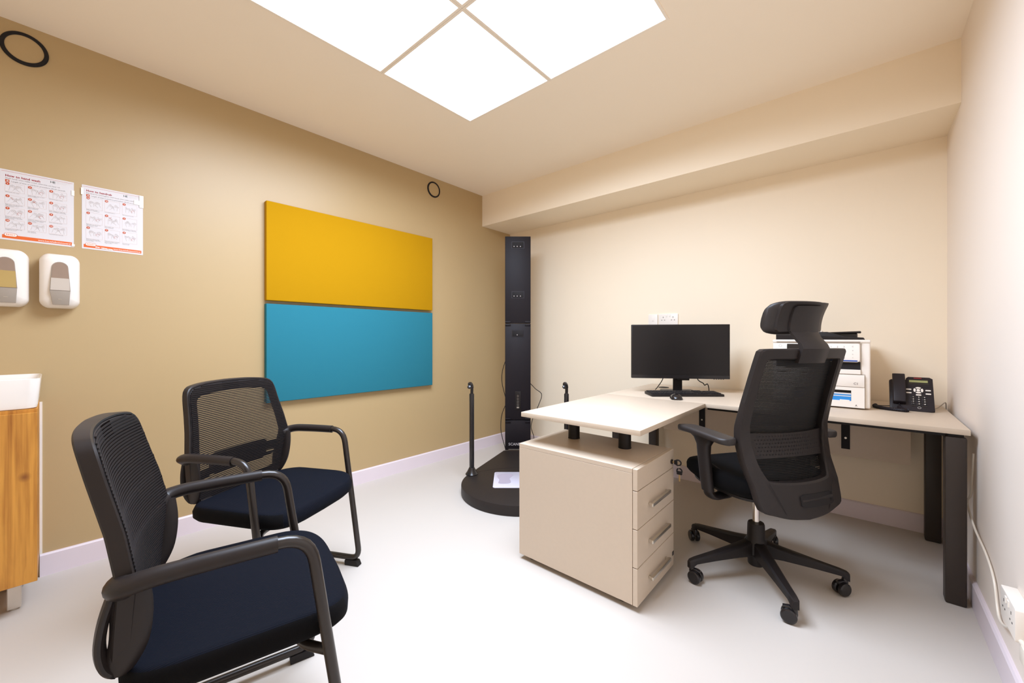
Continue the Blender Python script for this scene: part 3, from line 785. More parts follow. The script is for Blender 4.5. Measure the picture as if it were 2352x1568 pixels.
# ------------------------------------------------------------------ visitor chairs
V_OUT = [(0, 0.884), (0.10, 0.881), (0.165, 0.873), (0.190, 0.862), (0.204, 0.835), (0.214, 0.76), (0.228, 0.67), (0.236, 0.615), (0.233, 0.575), (0.222, 0.50), (0.210, 0.455), (0.190, 0.434), (0.15, 0.426), (0, 0.420)]
V_IN = [(0, 0.838), (0.10, 0.835), (0.145, 0.829), (0.158, 0.822), (0.166, 0.806), (0.173, 0.75), (0.184, 0.67), (0.190, 0.615), (0.188, 0.575), (0.180, 0.51), (0.173, 0.485), (0.160, 0.474), (0.13, 0.470), (0, 0.466)]
V_MID = [(a + 0.20 * (c - a), b + 0.20 * (d - b)) for (a, b), (c, d) in zip(V_OUT, V_IN)]
V_Y = [(0.38, -0.236), (0.45, -0.238), (0.52, -0.236), (0.61, -0.232), (0.70, -0.246), (0.80, -0.270), (0.89, -0.290)]
def v_y(x, z): return lerp_tab(V_Y, z) + 0.032 * (x / 0.23) ** 2
def visitor_chair(loc, rz, label):
    t = thing('visitor_chair', label, 'chair', loc, (0, 0, rz), 'black mesh visitor chairs')
    f = MB(); ring_frame(f, half_loop(V_OUT, 56), half_loop(V_MID, 56), v_y, 0.000, 0.028, 0.004)
    obj('back_frame', f, 'rail', t)
    f = MB(); ring_frame(f, half_loop(V_MID, 56), half_loop(V_IN, 56), v_y, 0.024, 0.029, 0.001)
    obj('back_border', f, 'mesh', t)
    mesh_weave('back_mesh', V_MID, v_y, 0.0305, 0.0070, 0.0040, 0.0018, 'mesh', t, 0.434, 0.874, 0.0007, -0.003)
    # lumbar pad behind the mesh with its arm to the frame
    lp = MB()
    def lumbar(x0, x1, z0, z1, dy):
        n = 10
        rings = []
        for k in range(n + 1):
            x = x0 + (x1 - x0) * k / n
            c = 0.006 if k in (0, n) else 0
            rings.append([Vector((x, v_y(x, z_) + dy + d, z_)) for z_, d in ((z0 + c, 0), (z1 - c, 0), (z1 - c, -0.008), (z0 + c, -0.008))])
        lp.loft(rings)
    lumbar(-0.135, 0.130, 0.515, 0.600, 0.020); lumbar(-0.195, -0.130, 0.545, 0.585, 0.018); lumbar(0.125, 0.195, 0.515, 0.545, 0.018); lumbar(-0.195, 0.195, 0.522, 0.532, 0.014)
    obj('lumbar_pad', lp, 'black_matte', t)
    # arm sheaths run back into the shell
    for s in (-1, 1):
        a = MB()
        path = spline([(s * 0.257, 0.050, 0.627), (s * 0.257, -0.03, 0.627), (s * 0.256, -0.10, 0.626), (s * 0.255, -0.145, 0.624), (s * 0.249, -0.178, 0.618), (s * 0.233, -0.190, 0.611), (s * 0.208, -0.192, 0.604)], 5)
        n = len(path)
        tab = [(0, 0.0165), (0.3, 0.0172), (0.55, 0.0200), (0.72, 0.0250), (0.88, 0.027), (1, 0.018)]
        tabz = [(0, 0.0165), (0.3, 0.0170), (0.55, 0.0170), (0.72, 0.0175), (0.88, 0.024), (1, 0.026)]
        a.sweep(path, [(lerp_tab(tab, k / (n - 1)), lerp_tab(tabz, k / (n - 1))) for k in range(n)], seg=18, up=(0, 0, 1))
        obj('arm_sheath', a, 'rail', t)
    # one bent tube: arm, front leg, floor runner, rear bar, other side
    tu = MB(); r = 0.0125; pts = []; zf = 0.034
    right = [(0.257, -0.02, 0.627), (0.257, 0.112, 0.629), (0.257, 0.198, zf), (0.257, -0.235, zf)]
    path = right + [(-x, y, z) for x, y, z in right[::-1]]
    tu.sweep(arc(path, [0.062, 0.05, 0.05, 0.05, 0.05, 0.062], 7), r, seg=14)
    obj('frame', tu, 'black_tube', t)
    for s in (-1, 1):
        for (y, q) in ((0.158, 1), (-0.19, -1)):
            g = MB(); g.prism([(-0.014, -0.030), (0.014, -0.030), (0.014, 0.030), (-0.014, 0.030)], 0, 0.026, T3(s * 0.257, y, 0), bev=0.004)
            g.deform(lambda p: Vector((p.x, p.y + (0.012 * q * (1 - p.z / 0.026) if (p.y - y) * q > 0 else 0), p.z)))
            obj('foot_glide', g, 'black_matte', t)
    # seat
    def hw(y): return 0.246 - 0.45 * max(0, y - 0.10) ** 1.6 - 0.012 * max(0, (-y - 0.12) / 0.09)
    def warp(p):
        z = p.z - 1.1 * max(0, p.y - 0.10) ** 2 + 0.10 * max(0, abs(p.x) - 0.10) ** 1.5 - 0.06 * max(0, -p.y - 0.1)
        if p.y > 0.18: p = Vector((p.x, p.y + 0.010 * max(0, 1 - (p.x / 0.2) ** 2) * (p.y - 0.18) / 0.035, p.z))
        return Vector((p.x, p.y, z))
    c = MB(); cushion(c, hw, -0.212, 0.214, 0.376, 0.440, warp, 6.0, 72, 0.014)
    n = 72
    # boxing is the lower, side half of the pad
    for i in range(len(c.f)):
        zz = sum(c.v[q].z for q in c.f[i]) / len(c.f[i]); yy = sum(c.v[q].y for q in c.f[i]) / len(c.f[i]); xx = abs(sum(c.v[q].x for q in c.f[i]) / len(c.f[i]))
        c.m[i] = 1 if (i < n * 7 and not (yy > 0.17 and i >= n * 4 and xx < 0.19)) else 0
    obj('seat', c, ['seat_top', 'fabric_black'], t, sharp=60)
    u = MB(); u.box((0, 0.0, 0.372), (0.36, 0.32, 0.010), 0.004, 1); obj('seat_underside', u, 'black_plastic', t)
    b = MB(); b.sweep(arc([(0.250, 0.150, 0.356), (0.19, 0.10, 0.356), (-0.19, 0.10, 0.356), (-0.250, 0.150, 0.356)], 0.04), 0.011, seg=12)
    b.sweep([(0.16, 0.10, 0.358), (0.16, -0.20, 0.358)], 0.010, seg=10); b.sweep([(-0.16, 0.10, 0.358), (-0.16, -0.20, 0.358)], 0.010, seg=10)
    obj('seat_support', b, 'black_tube', t)
    # the shell's lower loops: strut down from the arm, round the bottom and back up behind
    for s in (-1, 1):
        l = MB()
        strut = spline([(s * 0.224, -0.186, 0.612), (s * 0.218, -0.180, 0.56), (s * 0.210, -0.184, 0.50), (s * 0.202, -0.198, 0.458), (s * 0.197, -0.206, 0.440)], 5)
        k = len(strut)
        l.sweep(strut, [(0.012, 0.031 - 0.012 * (q / (k - 1)) ** 3) for q in range(k)], seg=14, up=(0, 1, 0))
        obj('shell_strut', l, 'rail', t)
        l = MB()
        l.sweep(spline([(s * 0.220, -0.203, 0.605), (s * 0.217, -0.217, 0.555), (s * 0.211, -0.224, 0.507), (s * 0.204, -0.221, 0.470), (s * 0.198, -0.211, 0.450), (s * 0.195, -0.198, 0.448)], 5), (0.018, 0.0085), seg=12, up=(0, 1, 0))
        obj('shell_loop', l, 'rail', t)
    b = MB(); b.sweep(spline([(0.185, -0.205, 0.438), (0.10, -0.215, 0.425), (0, -0.218, 0.420), (-0.10, -0.215, 0.425), (-0.185, -0.205, 0.438)], 5), [(0.020, 0.010)] * 21, seg=12, up=(0, 0, 1))
    b.sweep([(0.12, -0.215, 0.42), (0.12, -0.15, 0.372)], (0.03, 0.007), seg=10, up=(0, 0, 1)); b.sweep([(-0.12, -0.215, 0.42), (-0.12, -0.15, 0.372)], (0.03, 0.007), seg=10, up=(0, 0, 1))
    obj('shell_bridge', b, 'rail', t)
    return t
visitor_chair((-1.186, 0.322, 0), -0.240, 'nearer black mesh visitor chair with navy ribbed seat, in front of the other')
visitor_chair((-1.819, 0.618, 0), -1.090, 'farther black mesh visitor chair angled under the teal panel')

# ------------------------------------------------------------------ office chair
t = thing('office_chair', 'black high-back mesh office chair with headrest on castors at the desk', 'office chair', (-0.360, 2.077, 0), (0, 0, R(55.7)))
# star base
hub = MB(); hub.lathe([(0.030, 0.045), (0.033, 0.050), (0.034, 0.09), (0.046, 0.10), (0.046, 0.15), (0.036, 0.165), (0.034, 0.225), (0.031, 0.232), (0.015, 0.232)], 28)
base = obj('base_hub', hub, 'black_plastic', t)
for k in range(5):
    ang = R(14.5 + 72 * k) - R(55.7)
    mt = rotm(z=ang)
    a = MB()
    secs = [(0.030, 0.024, 0.093, 0.158), (0.10, 0.023, 0.094, 0.140), (0.22, 0.019, 0.086, 0.115), (0.300, 0.016, 0.078, 0.100), (0.322, 0.014, 0.062, 0.094), (0.330, 0.010, 0.058, 0.088)]
    a.loft([[mt @ Vector((x, y * h, z)) for y, z in ((-1, z0), (1, z0), (1.0, z1 - 0.006), (0.62, z1), (-0.62, z1), (-1.0, z1 - 0.006))] for x, h, z0, z1 in secs])
    leg = obj('base_arm', a, 'black_plastic', t)
    cst = MB(); sw = R((35, 200, 150, 300, 60)[k])
    c0 = mt @ Vector((0.315, 0, 0)); ct = T3(c0.x, c0.y, 0) @ rotm(z=ang + sw)
    cst.lathe([(0.0115, 0.040), (0.0115, 0.062), (0.009, 0.068), (0.0005, 0.068)], 16, ct)
    for s in (-1, 1):
        wm = ct @ T3(-0.016, s * 0.0135, 0.0275) @ rotm(R(90))
        cst.lathe([(0.0005, -0.0095), (0.022, -0.0095), (0.0265, -0.006), (0.0275, 0), (0.0265, 0.006), (0.022, 0.0095), (0.0005, 0.0095)], 26, wm)
    cst.mi = 0
    hb = [[ct @ Vector((x, y, z)) for y in (-0.005, 0.005) for x, z in ()] for _ in ()]
    cst.sweep([ct @ Vector((-0.035, 0, 0.052)), ct @ Vector((-0.016, 0, 0.056)), ct @ Vector((0.004, 0, 0.050))], (0.009, 0.007), seg=10)
    obj('castor', cst, 'black_gloss', leg)
obj('gas_lift', MB().lathe([(0.0140, 0.225), (0.0140, 0.365)], 24), 'chrome', t, label='chrome gas lift column')
mech = MB(); mech.box((0, 0.01, 0.385), (0.17, 0.24, 0.045), 0.012, 2); mech.box((0, -0.12, 0.375), (0.10, 0.16, 0.04), 0.012, 2)
obj('tilt_mechanism', mech, 'black_matte', t)
obj('tension_knob', MB().lathe([(0.010, -0.04), (0.022, -0.036), (0.026, -0.01), (0.026, 0.028), (0.020, 0.034)], 18, T3(-0.135, 0.02, 0.375) @ rotm(0, R(78), 0)), 'black_plastic', t)
obj('tilt_lever', MB().sweep(spline([(0.08, 0.05, 0.385), (0.17, 0.06, 0.382), (0.235, 0.06, 0.378)], 5), [0.006] * 6 + [(0.012, 0.006)] * 5, seg=10), 'black_plastic', t)
# seat
def ohw(y): return 0.235 - 0.02 * max(0, (y - 0.1) / 0.15)
def owarp(p):
    return Vector((p.x, p.y, p.z - 0.75 * max(0, p.y - 0.12) ** 2 * 1.6 + 0.35 * max(0, abs(p.x) - 0.14) ** 1.6 - (0.02 if p.z < 0.43 else 0) * max(0, 1 - abs(p.y) / 0.2)))
obj('seat', cushion(MB(), ohw, -0.205, 0.262, 0.416, 0.490, owarp, 4.2), 'fabric_black', t, sharp=60)
sh = MB(); cushion(sh, lambda y: ohw(y) - 0.02, -0.19, 0.235, 0.392, 0.420, lambda p: Vector((p.x, p.y, p.z - 0.6 * max(0, p.y - 0.12) ** 2)), 3.4)
obj('seat_shell', sh, 'black_plastic', t)
# back
O_OUT = [(0, 1.018), (0.12, 1.018), (0.192, 1.017), (0.208, 1.012), (0.2135, 0.995), (0.2195, 0.87), (0.227, 0.74), (0.2305, 0.672), (0.229, 0.625), (0.220, 0.53), (0.209, 0.45), (0.202, 0.405), (0.190, 0.385), (0.15, 0.374), (0.09, 0.360), (0, 0.352)]
O_IN = [(0, 0.975), (0.12, 0.975), (0.166, 0.974), (0.176, 0.970), (0.180, 0.955), (0.184, 0.86), (0.187, 0.74), (0.186, 0.672), (0.181, 0.625), (0.165, 0.545), (0.154, 0.515), (0.149, 0.503), (0.140, 0.496), (0.11, 0.492), (0.06, 0.489), (0, 0.488)]
O_Y = [(0.34, -0.238), (0.40, -0.232), (0.48, -0.212), (0.56, -0.178), (0.64, -0.163), (0.70, -0.162), (0.80, -0.185), (0.90, -0.213), (1.02, -0.250)]
def o_y(x, z): return lerp_tab(O_Y, z) + 0.036 * (x / 0.23) ** 2
f = MB(); ring_frame(f, half_loop(O_OUT, 72), half_loop(O_IN, 72), o_y, -0.018, 0.016, 0.006)
bf = obj('back_frame', f, 'rail', t)
mesh_weave('back_mesh', O_IN, o_y, 0.012, 0.0058, 0.0049, 0.0020, 'mesh_dark', t, 0.490, 0.974, 0.0013)
# lumbar band with its staggered holes
lb = MB(); N = 16
def lbp(x, z, d): return Vector((x, o_y(x, z) + d, z))
rings = []
for k in range(N + 1):
    x = -0.184 + 0.368 * k / N; e = 0.012 * (abs(x) / 0.184) ** 2
    z0, z1 = 0.578 - e * 0.4, 0.672 + e * 0.3
    zz = [z0 + (z1 - z0) * q / 8 for q in range(9)]
    rings.append([lbp(x, z_, -0.004) for z_ in zz] + [lbp(x, z_, 0.004) for z_ in zz[::-1]])
lb.loft(rings); lb.mi = 1
for i in range(24):
    for j in range(6):
        x = -0.160 + i * 0.0135 + (0.0067 if j % 2 else 0); z = 0.590 + j * 0.0142
        rr = 0.0036 * (1 - 0.55 * (abs(x) / 0.17) ** 3) * (0.75 if j in (0, 5) else 1)
        if abs(x) < 0.165:
            c = lbp(x, z, -0.0056)
            lb.add([c + Vector((rr * math.cos(R(45 * q)), 0, rr * math.sin(R(45 * q)))) for q in range(8)], [list(range(8))])
obj('lumbar_band', lb, ['rail', 'black_matte'], t)
sl = MB(); n = 12
rings = []
for k in range(n + 1):
    x = -0.035 + 0.175 * k / n; c = 0.006 if k in (0, n) else 0
    zb, zt = 0.400 + c + 0.03 * (0.1 - 0) * 0, 0.446 - c
    rings.append([Vector((x, o_y(x, z_) + d, z_)) for z_, d in ((zb, -0.0192), (zt, -0.0192), (zt, -0.010), (zb, -0.010))])
sl.loft(rings); obj('handle_recess', sl, 'black_matte', bf)
sl = MB(); sl.sweep([Vector((-0.030 + 0.165 * k / 8, o_y(0.05, 0.42) - 0.0150 + 0.01 * (k / 8) ** 2, 0.422 + 0.004 * k / 8)) for k in range(9)], (0.006, 0.008), seg=10, up=(0, 0, 1)); obj('handle_bar', sl, 'rail', bf)
rb = MB()
for s in (-1, 1): rb.sweep([Vector((s * (0.158 - 0.055 * k / 6), o_y(0.13, 0.49 - 0.13 * k / 6) - 0.0188, 0.492 - 0.118 * k / 6)) for k in range(7)], (0.0007, 0.0012), seg=6)
obj('frame_seam', rb, 'black_matte', bf)
spine = MB(); spine.box((0, -0.165, 0.400), (0.12, 0.13, 0.035), 0.01, 2); obj('back_bracket', spine, 'black_plastic', t)
# headrest
def h_y(x, z): return -0.222 + 0.050 * (abs(x) / 0.150) ** 2 - 3.0 * max(0, z - 1.090) ** 2
hr = MB(); NX = 28
rings = []
for k in range(NX + 1):
    u = -1 + 2 * k / NX; x = 0.132 * u
    sc = max(0.05, (1 - abs(u) ** 7)) ** 0.5
    zc, hz, th = 1.138, 0.066 * (0.55 + 0.45 * sc), 0.028 * (0.25 + 0.75 * sc)
    ring = []
    for q in range(20):
        a = 2 * PI * q / 20; c, s_ = math.cos(a), math.sin(a)
        yy = math.copysign(abs(c) ** 0.75, c) * th; zz = zc + math.copysign(abs(s_) ** 0.6, s_) * hz
        ring.append(Vector((x, h_y(x, zz) + 0.026 + yy, zz)))
    rings.append(ring)
hr.loft(rings); head = obj('headrest', hr, 'leather', t, sharp=60)
def plate(name, x0, x1, z0, z1, d0, d1, m, parent, r=0.016):
    mb = MB(); NXX, NZ = 24, 10; rings = []
    for k in range(NXX + 1):
        u = -math.cos(PI * k / NXX); x = (x0 + x1) / 2 + u * (x1 - x0) / 2
        q = max(0, r - min(x - x0, x1 - x)); trim = r - math.sqrt(max(0, r * r - q * q))
        za, zb = z0 + trim, z1 - trim; th = (d1 - d0) * (1.0 if 0 < k < NXX else 0.3)
        zz = [za + (zb - za) * q_ / NZ for q_ in range(NZ + 1)]
        rings.append([Vector((x, h_y(x, z) + d1, z)) for z in zz] + [Vector((x, h_y(x, z) + d1 - th, z)) for z in zz[::-1]])
    mb.loft(rings)
    return obj(name, mb, m, parent)
plate('headrest_shell', -0.112, 0.118, 1.084, 1.197, -0.010, 0.004, 'rail', head)
plate('headrest_plate', -0.074, 0.064, 1.080, 1.182, -0.020, -0.006, 'rail', head, 0.012)
hb = MB(); rings = []
for (z, y, w0, th) in ((1.100, h_y(0, 1.10) - 0.013, 0.070, 0.007), (1.085, h_y(0, 1.085) - 0.013, 0.069, 0.007), (1.060, -0.252, 0.064, 0.008), (1.035, -0.276, 0.064, 0.008), (1.018, -0.282, 0.066, 0.010), (0.985, -0.270, 0.066, 0.010), (0.962, -0.262, 0.066, 0.009)):
    rings.append([Vector((x * w0, y + d * th + 0.012 * x * x, z)) for x, d in ((-1, -0.7), (-0.9, -1), (0, -1), (0.9, -1), (1, -0.7), (1, 1), (-1, 1))])
hb.loft(rings); obj('headrest_bracket', hb, 'rail', t)
# arms
for s in (-1, 1):
    p = MB(); path = spline([(s * 0.262, -0.140, 0.642), (s * 0.264, -0.10, 0.644), (s * 0.266, 0.0, 0.648), (s * 0.264, 0.10, 0.648), (s * 0.258, 0.165, 0.640)], 6)
    n = len(path)
    p.sweep(path, [[(x * (0.45 + 0.55 * min(1, 5 * min(k, n - 1 - k) / n) ** 0.6), y) for x, y in rrect(0.082, 0.026, 0.011, 4)] for k in range(n)], up=(0, 0, 1))
    pad = obj('arm_pad', p, 'leather', t)
    a = MB()
    def sec(c, wx, wy): return [Vector((c[0] + math.copysign(abs(math.cos(R(18 * q))) ** 0.7, math.cos(R(18 * q))) * wx, c[1] + math.copysign(abs(math.sin(R(18 * q))) ** 0.7, math.sin(R(18 * q))) * wy, c[2])) for q in range(20)]
    a.loft([sec((s * 0.265, 0.01, 0.636), 0.030, 0.085), sec((s * 0.266, 0.012, 0.622), 0.024, 0.052), sec((s * 0.267, 0.012, 0.595), 0.0195, 0.034), sec((s * 0.268, 0.010, 0.560), 0.0185, 0.031), sec((s * 0.268, -0.004, 0.46), 0.0185, 0.029), sec((s * 0.266, -0.012, 0.405), 0.0175, 0.028)])
    obj('arm_post', a, 'black_plastic', t)
    b = MB(); b.sweep(spline([(s * 0.266, -0.012, 0.412), (s * 0.258, -0.012, 0.388), (s * 0.225, -0.008, 0.374), (s * 0.16, 0.0, 0.376), (s * 0.07, 0.0, 0.382)], 6), (0.027, 0.0135), seg=14, up=(0, 0, 1))
    obj('arm_bracket', b, 'black_plastic', t)
cable([(-0.245, 0.0, 0.52), (-0.20, -0.04, 0.485), (-0.17, -0.10, 0.483)], 0.0022, 'release_cable', t)

# ------------------------------------------------------------------ monitor
MY = R(33)
t = thing('computer_monitor', 'wide black computer monitor switched off on the desk', 'monitor', (-0.925, 2.735, DZ), (0, 0, MY))
MW, MZ0, MZ1 = 0.612, 0.093, 0.447
yf = -0.052
obj('housing', MB().bb(-MW / 2, MW / 2, yf, yf + 0.028, MZ0, MZ1, 0.003, 2), 'black_plastic', t)
obj('rear_housing', MB().bb(-MW * 0.32, MW * 0.32, yf + 0.026, yf + 0.048, MZ0 + 0.03, MZ1 - 0.05, 0.012, 2), 'black_plastic', t)
obj('screen', MB().bb(-MW / 2 + 0.007, MW / 2 - 0.007, yf - 0.0008, yf + 0.002, MZ0 + 0.024, MZ1 - 0.007), 'screen', t)
bt = obj('chin', MB().bb(-MW / 2 + 0.001, MW / 2 - 0.001, yf - 0.0012, yf + 0.002, MZ0 + 0.001, MZ0 + 0.023), 'black_gloss', t)
for k in range(5): obj('button', MB().box((MW / 2 - 0.095 + k * 0.014, yf + 0.004, MZ0 - 0.001), (0.007, 0.004, 0.003), 0.0005, 1), 'black_matte', bt)
st = MB(); st.box((0, 0.010, 0.135), (0.056, 0.022, 0.26), 0.004, 2); obj('stand_neck', st, 'black_matte', t)
st = MB(); st.box((0.030, -0.012, 0.086), (0.075, 0.020, 0.014), 0.003, 1); obj('neck_collar', st, 'black_plastic', t)
bs = MB(); bs.prism([(-0.125, -0.052), (0.120, -0.052), (0.105, 0.085), (-0.095, 0.085)], 0, 0.009, bev=0.002); obj('stand_base', bs, 'leg_metal', t)
cable([(-0.075, 0.03, 0.16), (-0.09, 0.025, 0.085), (-0.115, 0.05, 0.03), (-0.13, 0.07, 0.004)], 0.0028, 'video_cable', t)
cable([(0.105, 0.02, 0.17), (0.13, 0.02, 0.085), (0.165, 0.02, 0.058), (0.175, 0.02, 0.045), (0.195, 0.03, 0.052), (0.207, 0.04, 0.025), (0.215, 0.06, 0.004)], 0.003, 'power_cable', t)

# ------------------------------------------------------------------ keyboard and mouse
t = thing('keyboard', 'black full-size keyboard in front of the monitor', 'keyboard', (-0.846, 2.602, DZ), (0, 0, R(41.2)))
KW, KD = 0.445, 0.142
kb = MB(); kb.prism(rrect(KW, KD, 0.008, 4), 0, 0.016, bev=0.003); kb.deform(lambda p: Vector((p.x, p.y, p.z * (1.0 + 0.30 * (p.y / KD)))))
obj('case', kb, 'black_plastic', t)
def key(x, y, w_, d_=0.0158):
    k = MB(); top = 0.5 * 0.72
    z0 = 0.0150 + 0.0045 * (y / KD); z1 = z0 + 0.0060
    a = [(-w_ / 2, -d_ / 2), (w_ / 2, -d_ / 2), (w_ / 2, d_ / 2), (-w_ / 2, d_ / 2)]
    k.loft([[Vector((x + p * sc, y + q * sc, z)) for p, q in a] for sc, z in ((1.0, z0), (0.96, z1 - 0.002), (0.84, z1))])
    return k
P_ = 0.0187
rows = []
for r in range(6):
    y = KD / 2 - 0.017 - r * P_ - (0.004 if r else 0)
    x = -KW / 2 + 0.017
    if r == 0: ks = [1] + [0.4] * 0 + [1] * 12
    elif r == 5: ks = [1.25, 1.25, 1.25, 6.1, 1.25, 1.25, 1.25, 1.4]
    elif r == 1: ks = [1] * 13 + [2]
    elif r == 2: ks = [1.5] + [1] * 12 + [1.5]
    elif r == 3: ks = [1.75] + [1] * 11 + [2.25]
    else: ks = [2.25] + [1] * 10 + [2.75]
    xx = x; sc = 15 / sum(ks) if r else 15 / 13
    for q in ks:
        w_ = q * P_ * (sc if r == 0 else 15.0 / sum(ks)); rows.append((xx + w_ / 2 - 0.009, y, w_ - 0.0022)); xx += w_
    for q in range(3):
        if r in (1, 2) or r == 5 or (r == 0) or (r == 4 and q == 1): rows.append((-KW / 2 + 0.017 + 15.4 * P_ + q * P_, y, P_ - 0.0022))
    for q in range(4):
        if r and not (r == 5 and q == 0): rows.append((-KW / 2 + 0.017 + 18.75 * P_ + q * P_, y, P_ - 0.0022))
rows = [q for q in rows if abs(q[0]) + q[2] / 2 < KW / 2 - 0.003]
rows.sort(key=lambda q: q[1])
many = MB()
for i, (x, y, w_) in enumerate(rows):
    if i < 100: obj('key', key(x, y, w_), 'black_matte', t)
    else:
        k = key(x, y, w_); many.add(k.v, k.f)
if many.v:
    o = obj('upper_keys', many, 'black_matte', t); o['kind'] = 'stuff'
t = thing('computer_mouse', 'small black computer mouse in front of the keyboard', 'mouse', (-0.826, 2.412, DZ), (0, 0, R(28)))
ms = MB(); rings = []
for k in range(13):
    u = -1 + 2 * k / 12; y = 0.054 * u; sc = max(0.03, 1 - abs(u) ** 3.2) ** 0.5
    hh = (0.031 * (1 - 0.35 * max(0, u) ** 1.5)) * (0.25 + 0.75 * sc); ww = 0.0345 * (0.35 + 0.65 * sc) * (1 - 0.06 * (1 - u * u))
    rings.append([Vector((ww * math.cos(a), y, max(0, hh * math.copysign(abs(math.sin(a)) ** 0.8, math.sin(a))))) for a in [PI * q / 12 for q in range(13)]])
ms.loft(rings); obj('shell', ms, 'black_gloss', t)
obj('scroll_wheel', MB().lathe([(0.006, -0.003), (0.007, 0), (0.006, 0.003)], 16, T3(0, 0.030, 0.0245) @ rotm(0, R(90), 0)), 'black_matte', t)
obj('button_seam', MB().sweep([(0, 0.052, 0.010), (0, 0.045, 0.0208), (0, 0.02, 0.0330), (0, 0.004, 0.0342)], (0.0006, 0.0006), seg=6), 'black_matte', t)

# ------------------------------------------------------------------ printer
PRX0, PRX1, PRY = -0.380, 0.030, 2.655
t = thing('office_printer', 'white office printer with blue paper in its tray, beside the phone', 'printer', (PRX0, PRY, DZ))
W = PRX1 - PRX0
b = MB(); b.bb(0, W, 0.010, 0.400, 0.006, 0.342, 0.008, 3)
obj('body', b, 'white_plastic', t)
b = MB(); b.bb(-0.001, W + 0.001, 0.004, 0.402, 0.334, 0.350, 0.006, 2); obj('scanner_lid', b, 'white_plastic', t)
ad = MB(); ad.prism([(0.012, 0.350), (W - 0.020, 0.350), (W - 0.026, 0.361), (W - 0.10, 0.366), (W - 0.17, 0.391), (0.02, 0.391), (0.012, 0.384)], -0.36, -0.03, rotm(R(90)) , bev=0.003)
obj('document_feeder', ad, 'black_plastic', t)
tr = MB(); tr.box((W - 0.125, 0.19, 0.386), (0.18, 0.26, 0.010), 0.003, 1, rot=(0, R(-2), 0)); tr.box((W - 0.125, 0.19, 0.370), (0.15, 0.24, 0.026), 0.003, 1)
obj('feeder_tray', tr, 'black_gloss', t)
obj('paper_guide', MB().box((0.19, 0.12, 0.392), (0.05, 0.10, 0.012), 0.003, 2), 'white_plastic', t)
# front
pn = MB(); pn.prism(rrect(0.350, 0.098, 0.012, 4), -0.006, 0.010, bev=0.002)
cp = obj('control_panel', pn, 'white_plastic', t, (0.195, 0.004, 0.285), (R(82), 0, 0))
obj('panel_hood', MB().bb(0.018, 0.372, -0.006, 0.02, 0.334, 0.341, 0.003, 1), 'grey_plastic', t)
obj('display', MB().prism(rrect(0.105, 0.058, 0.003, 3), 0.009, 0.0115), 'black_gloss', cp, (-0.075, 0.012, 0))
g = MB(); g.sweep([(-0.158 + 0.007 * math.cos(R(20 * q)), 0.030 + 0.007 * math.sin(R(20 * q)), 0.0105) for q in range(18)], 0.0008, closed=True, seg=5)
obj('power_icon', g, 'grey_plastic', cp)
for r, line in enumerate(('123', '456', '789', '*0#')):
    for c, ch in enumerate(line):
        g = MB(); g.add(*text_geo(ch, 0.011, 'CENTER'), T3(0.062 + c * 0.026, 0.024 - r * 0.019, 0.0106)); obj('keypad_digit', g, 'ink_grey', cp)
g = MB()
for q in range(4):
    g.add(*text_geo(('C', 'x', 'o', '<')[q], 0.009, 'CENTER'), T3(0.148, 0.026 - q * 0.019, 0.0106))
obj('function_icons', g, 'ink_grey', cp)
obj('blue_strip', MB().bb(-0.165, 0.166, -0.0465, -0.0400, 0.009, 0.0112), 'ink_blue', cp)
obj('output_slot', MB().bb(0.018, 0.372, 0.004, 0.012, 0.198, 0.238), 'black_matte', t)
pp = MB(); pp.bb(0.12, 0.29, -0.004, 0.010, 0.203, 0.220, 0.003, 1); obj('output_stop', pp, 'black_gloss', t)
obj('slot_sill', MB().bb(0.016, 0.374, -0.002, 0.012, 0.176, 0.199, 0.002, 1), 'white_plastic', t)
obj('front_cover', MB().bb(0.012, 0.388, -0.004, 0.014, 0.112, 0.173, 0.003, 2), 'white_plastic', t)
tray = MB()
wx0, wx1, wz0, wz1 = 0.10, 0.337, 0.040, 0.094
for (x0, x1, z0, z1) in ((0.012, wx0, 0.008, 0.110), (wx1, 0.388, 0.008, 0.110), (wx0, wx1, 0.008, wz0), (wx0, wx1, wz1, 0.110)): tray.bb(x0, x1, -0.004, 0.012, z0, z1)
ty = obj('paper_tray', tray, 'white_plastic', t)
obj('tray_recess', MB().bb(wx0 - 0.002, wx1 + 0.002, 0.0085, 0.012, wz0 - 0.002, wz1 + 0.002), 'black_matte', ty)
for z0, z1, m in ((0.040, 0.061, 'paper_blue'), (0.0612, 0.0655, 'paper'), (0.0657, 0.072, 'paper_blue'), (0.0722, 0.079, 'paper')):
    obj('paper_ream', MB().bb(wx0 - 0.0, wx1 - 0.001, 0.002, 0.009, z0, z1), m, ty)
obj('tray_latch', MB().bb(wx1 - 0.045, wx1 - 0.006, -0.0035, 0.004, 0.0395, 0.0445, 0.001, 1), 'white_plastic', ty)
sr = MB()
for (x0, x1, z0, z1) in ((0.3885, 0.390, 0.010, 0.172), (0.012, 0.390, 0.1735, 0.1755), (0.374, 0.3755, 0.176, 0.33)): sr.bb(x0, x1, 0.0085, 0.0100, z0, z1)
obj('panel_seams', sr, 'grey_plastic', t)
for s_, x, z, q in (('C1', 0.346, 0.124, 0.0155), ('A', 0.352, 0.016, 0.0125)):
    g = MB(); g.add(*text_geo(s_, q, 'LEFT', 0.0003), Matrix.Identity(4)); obj('lettering', g, 'ink_grey', t, (x, -0.0048, z), (R(90), 0, 0))

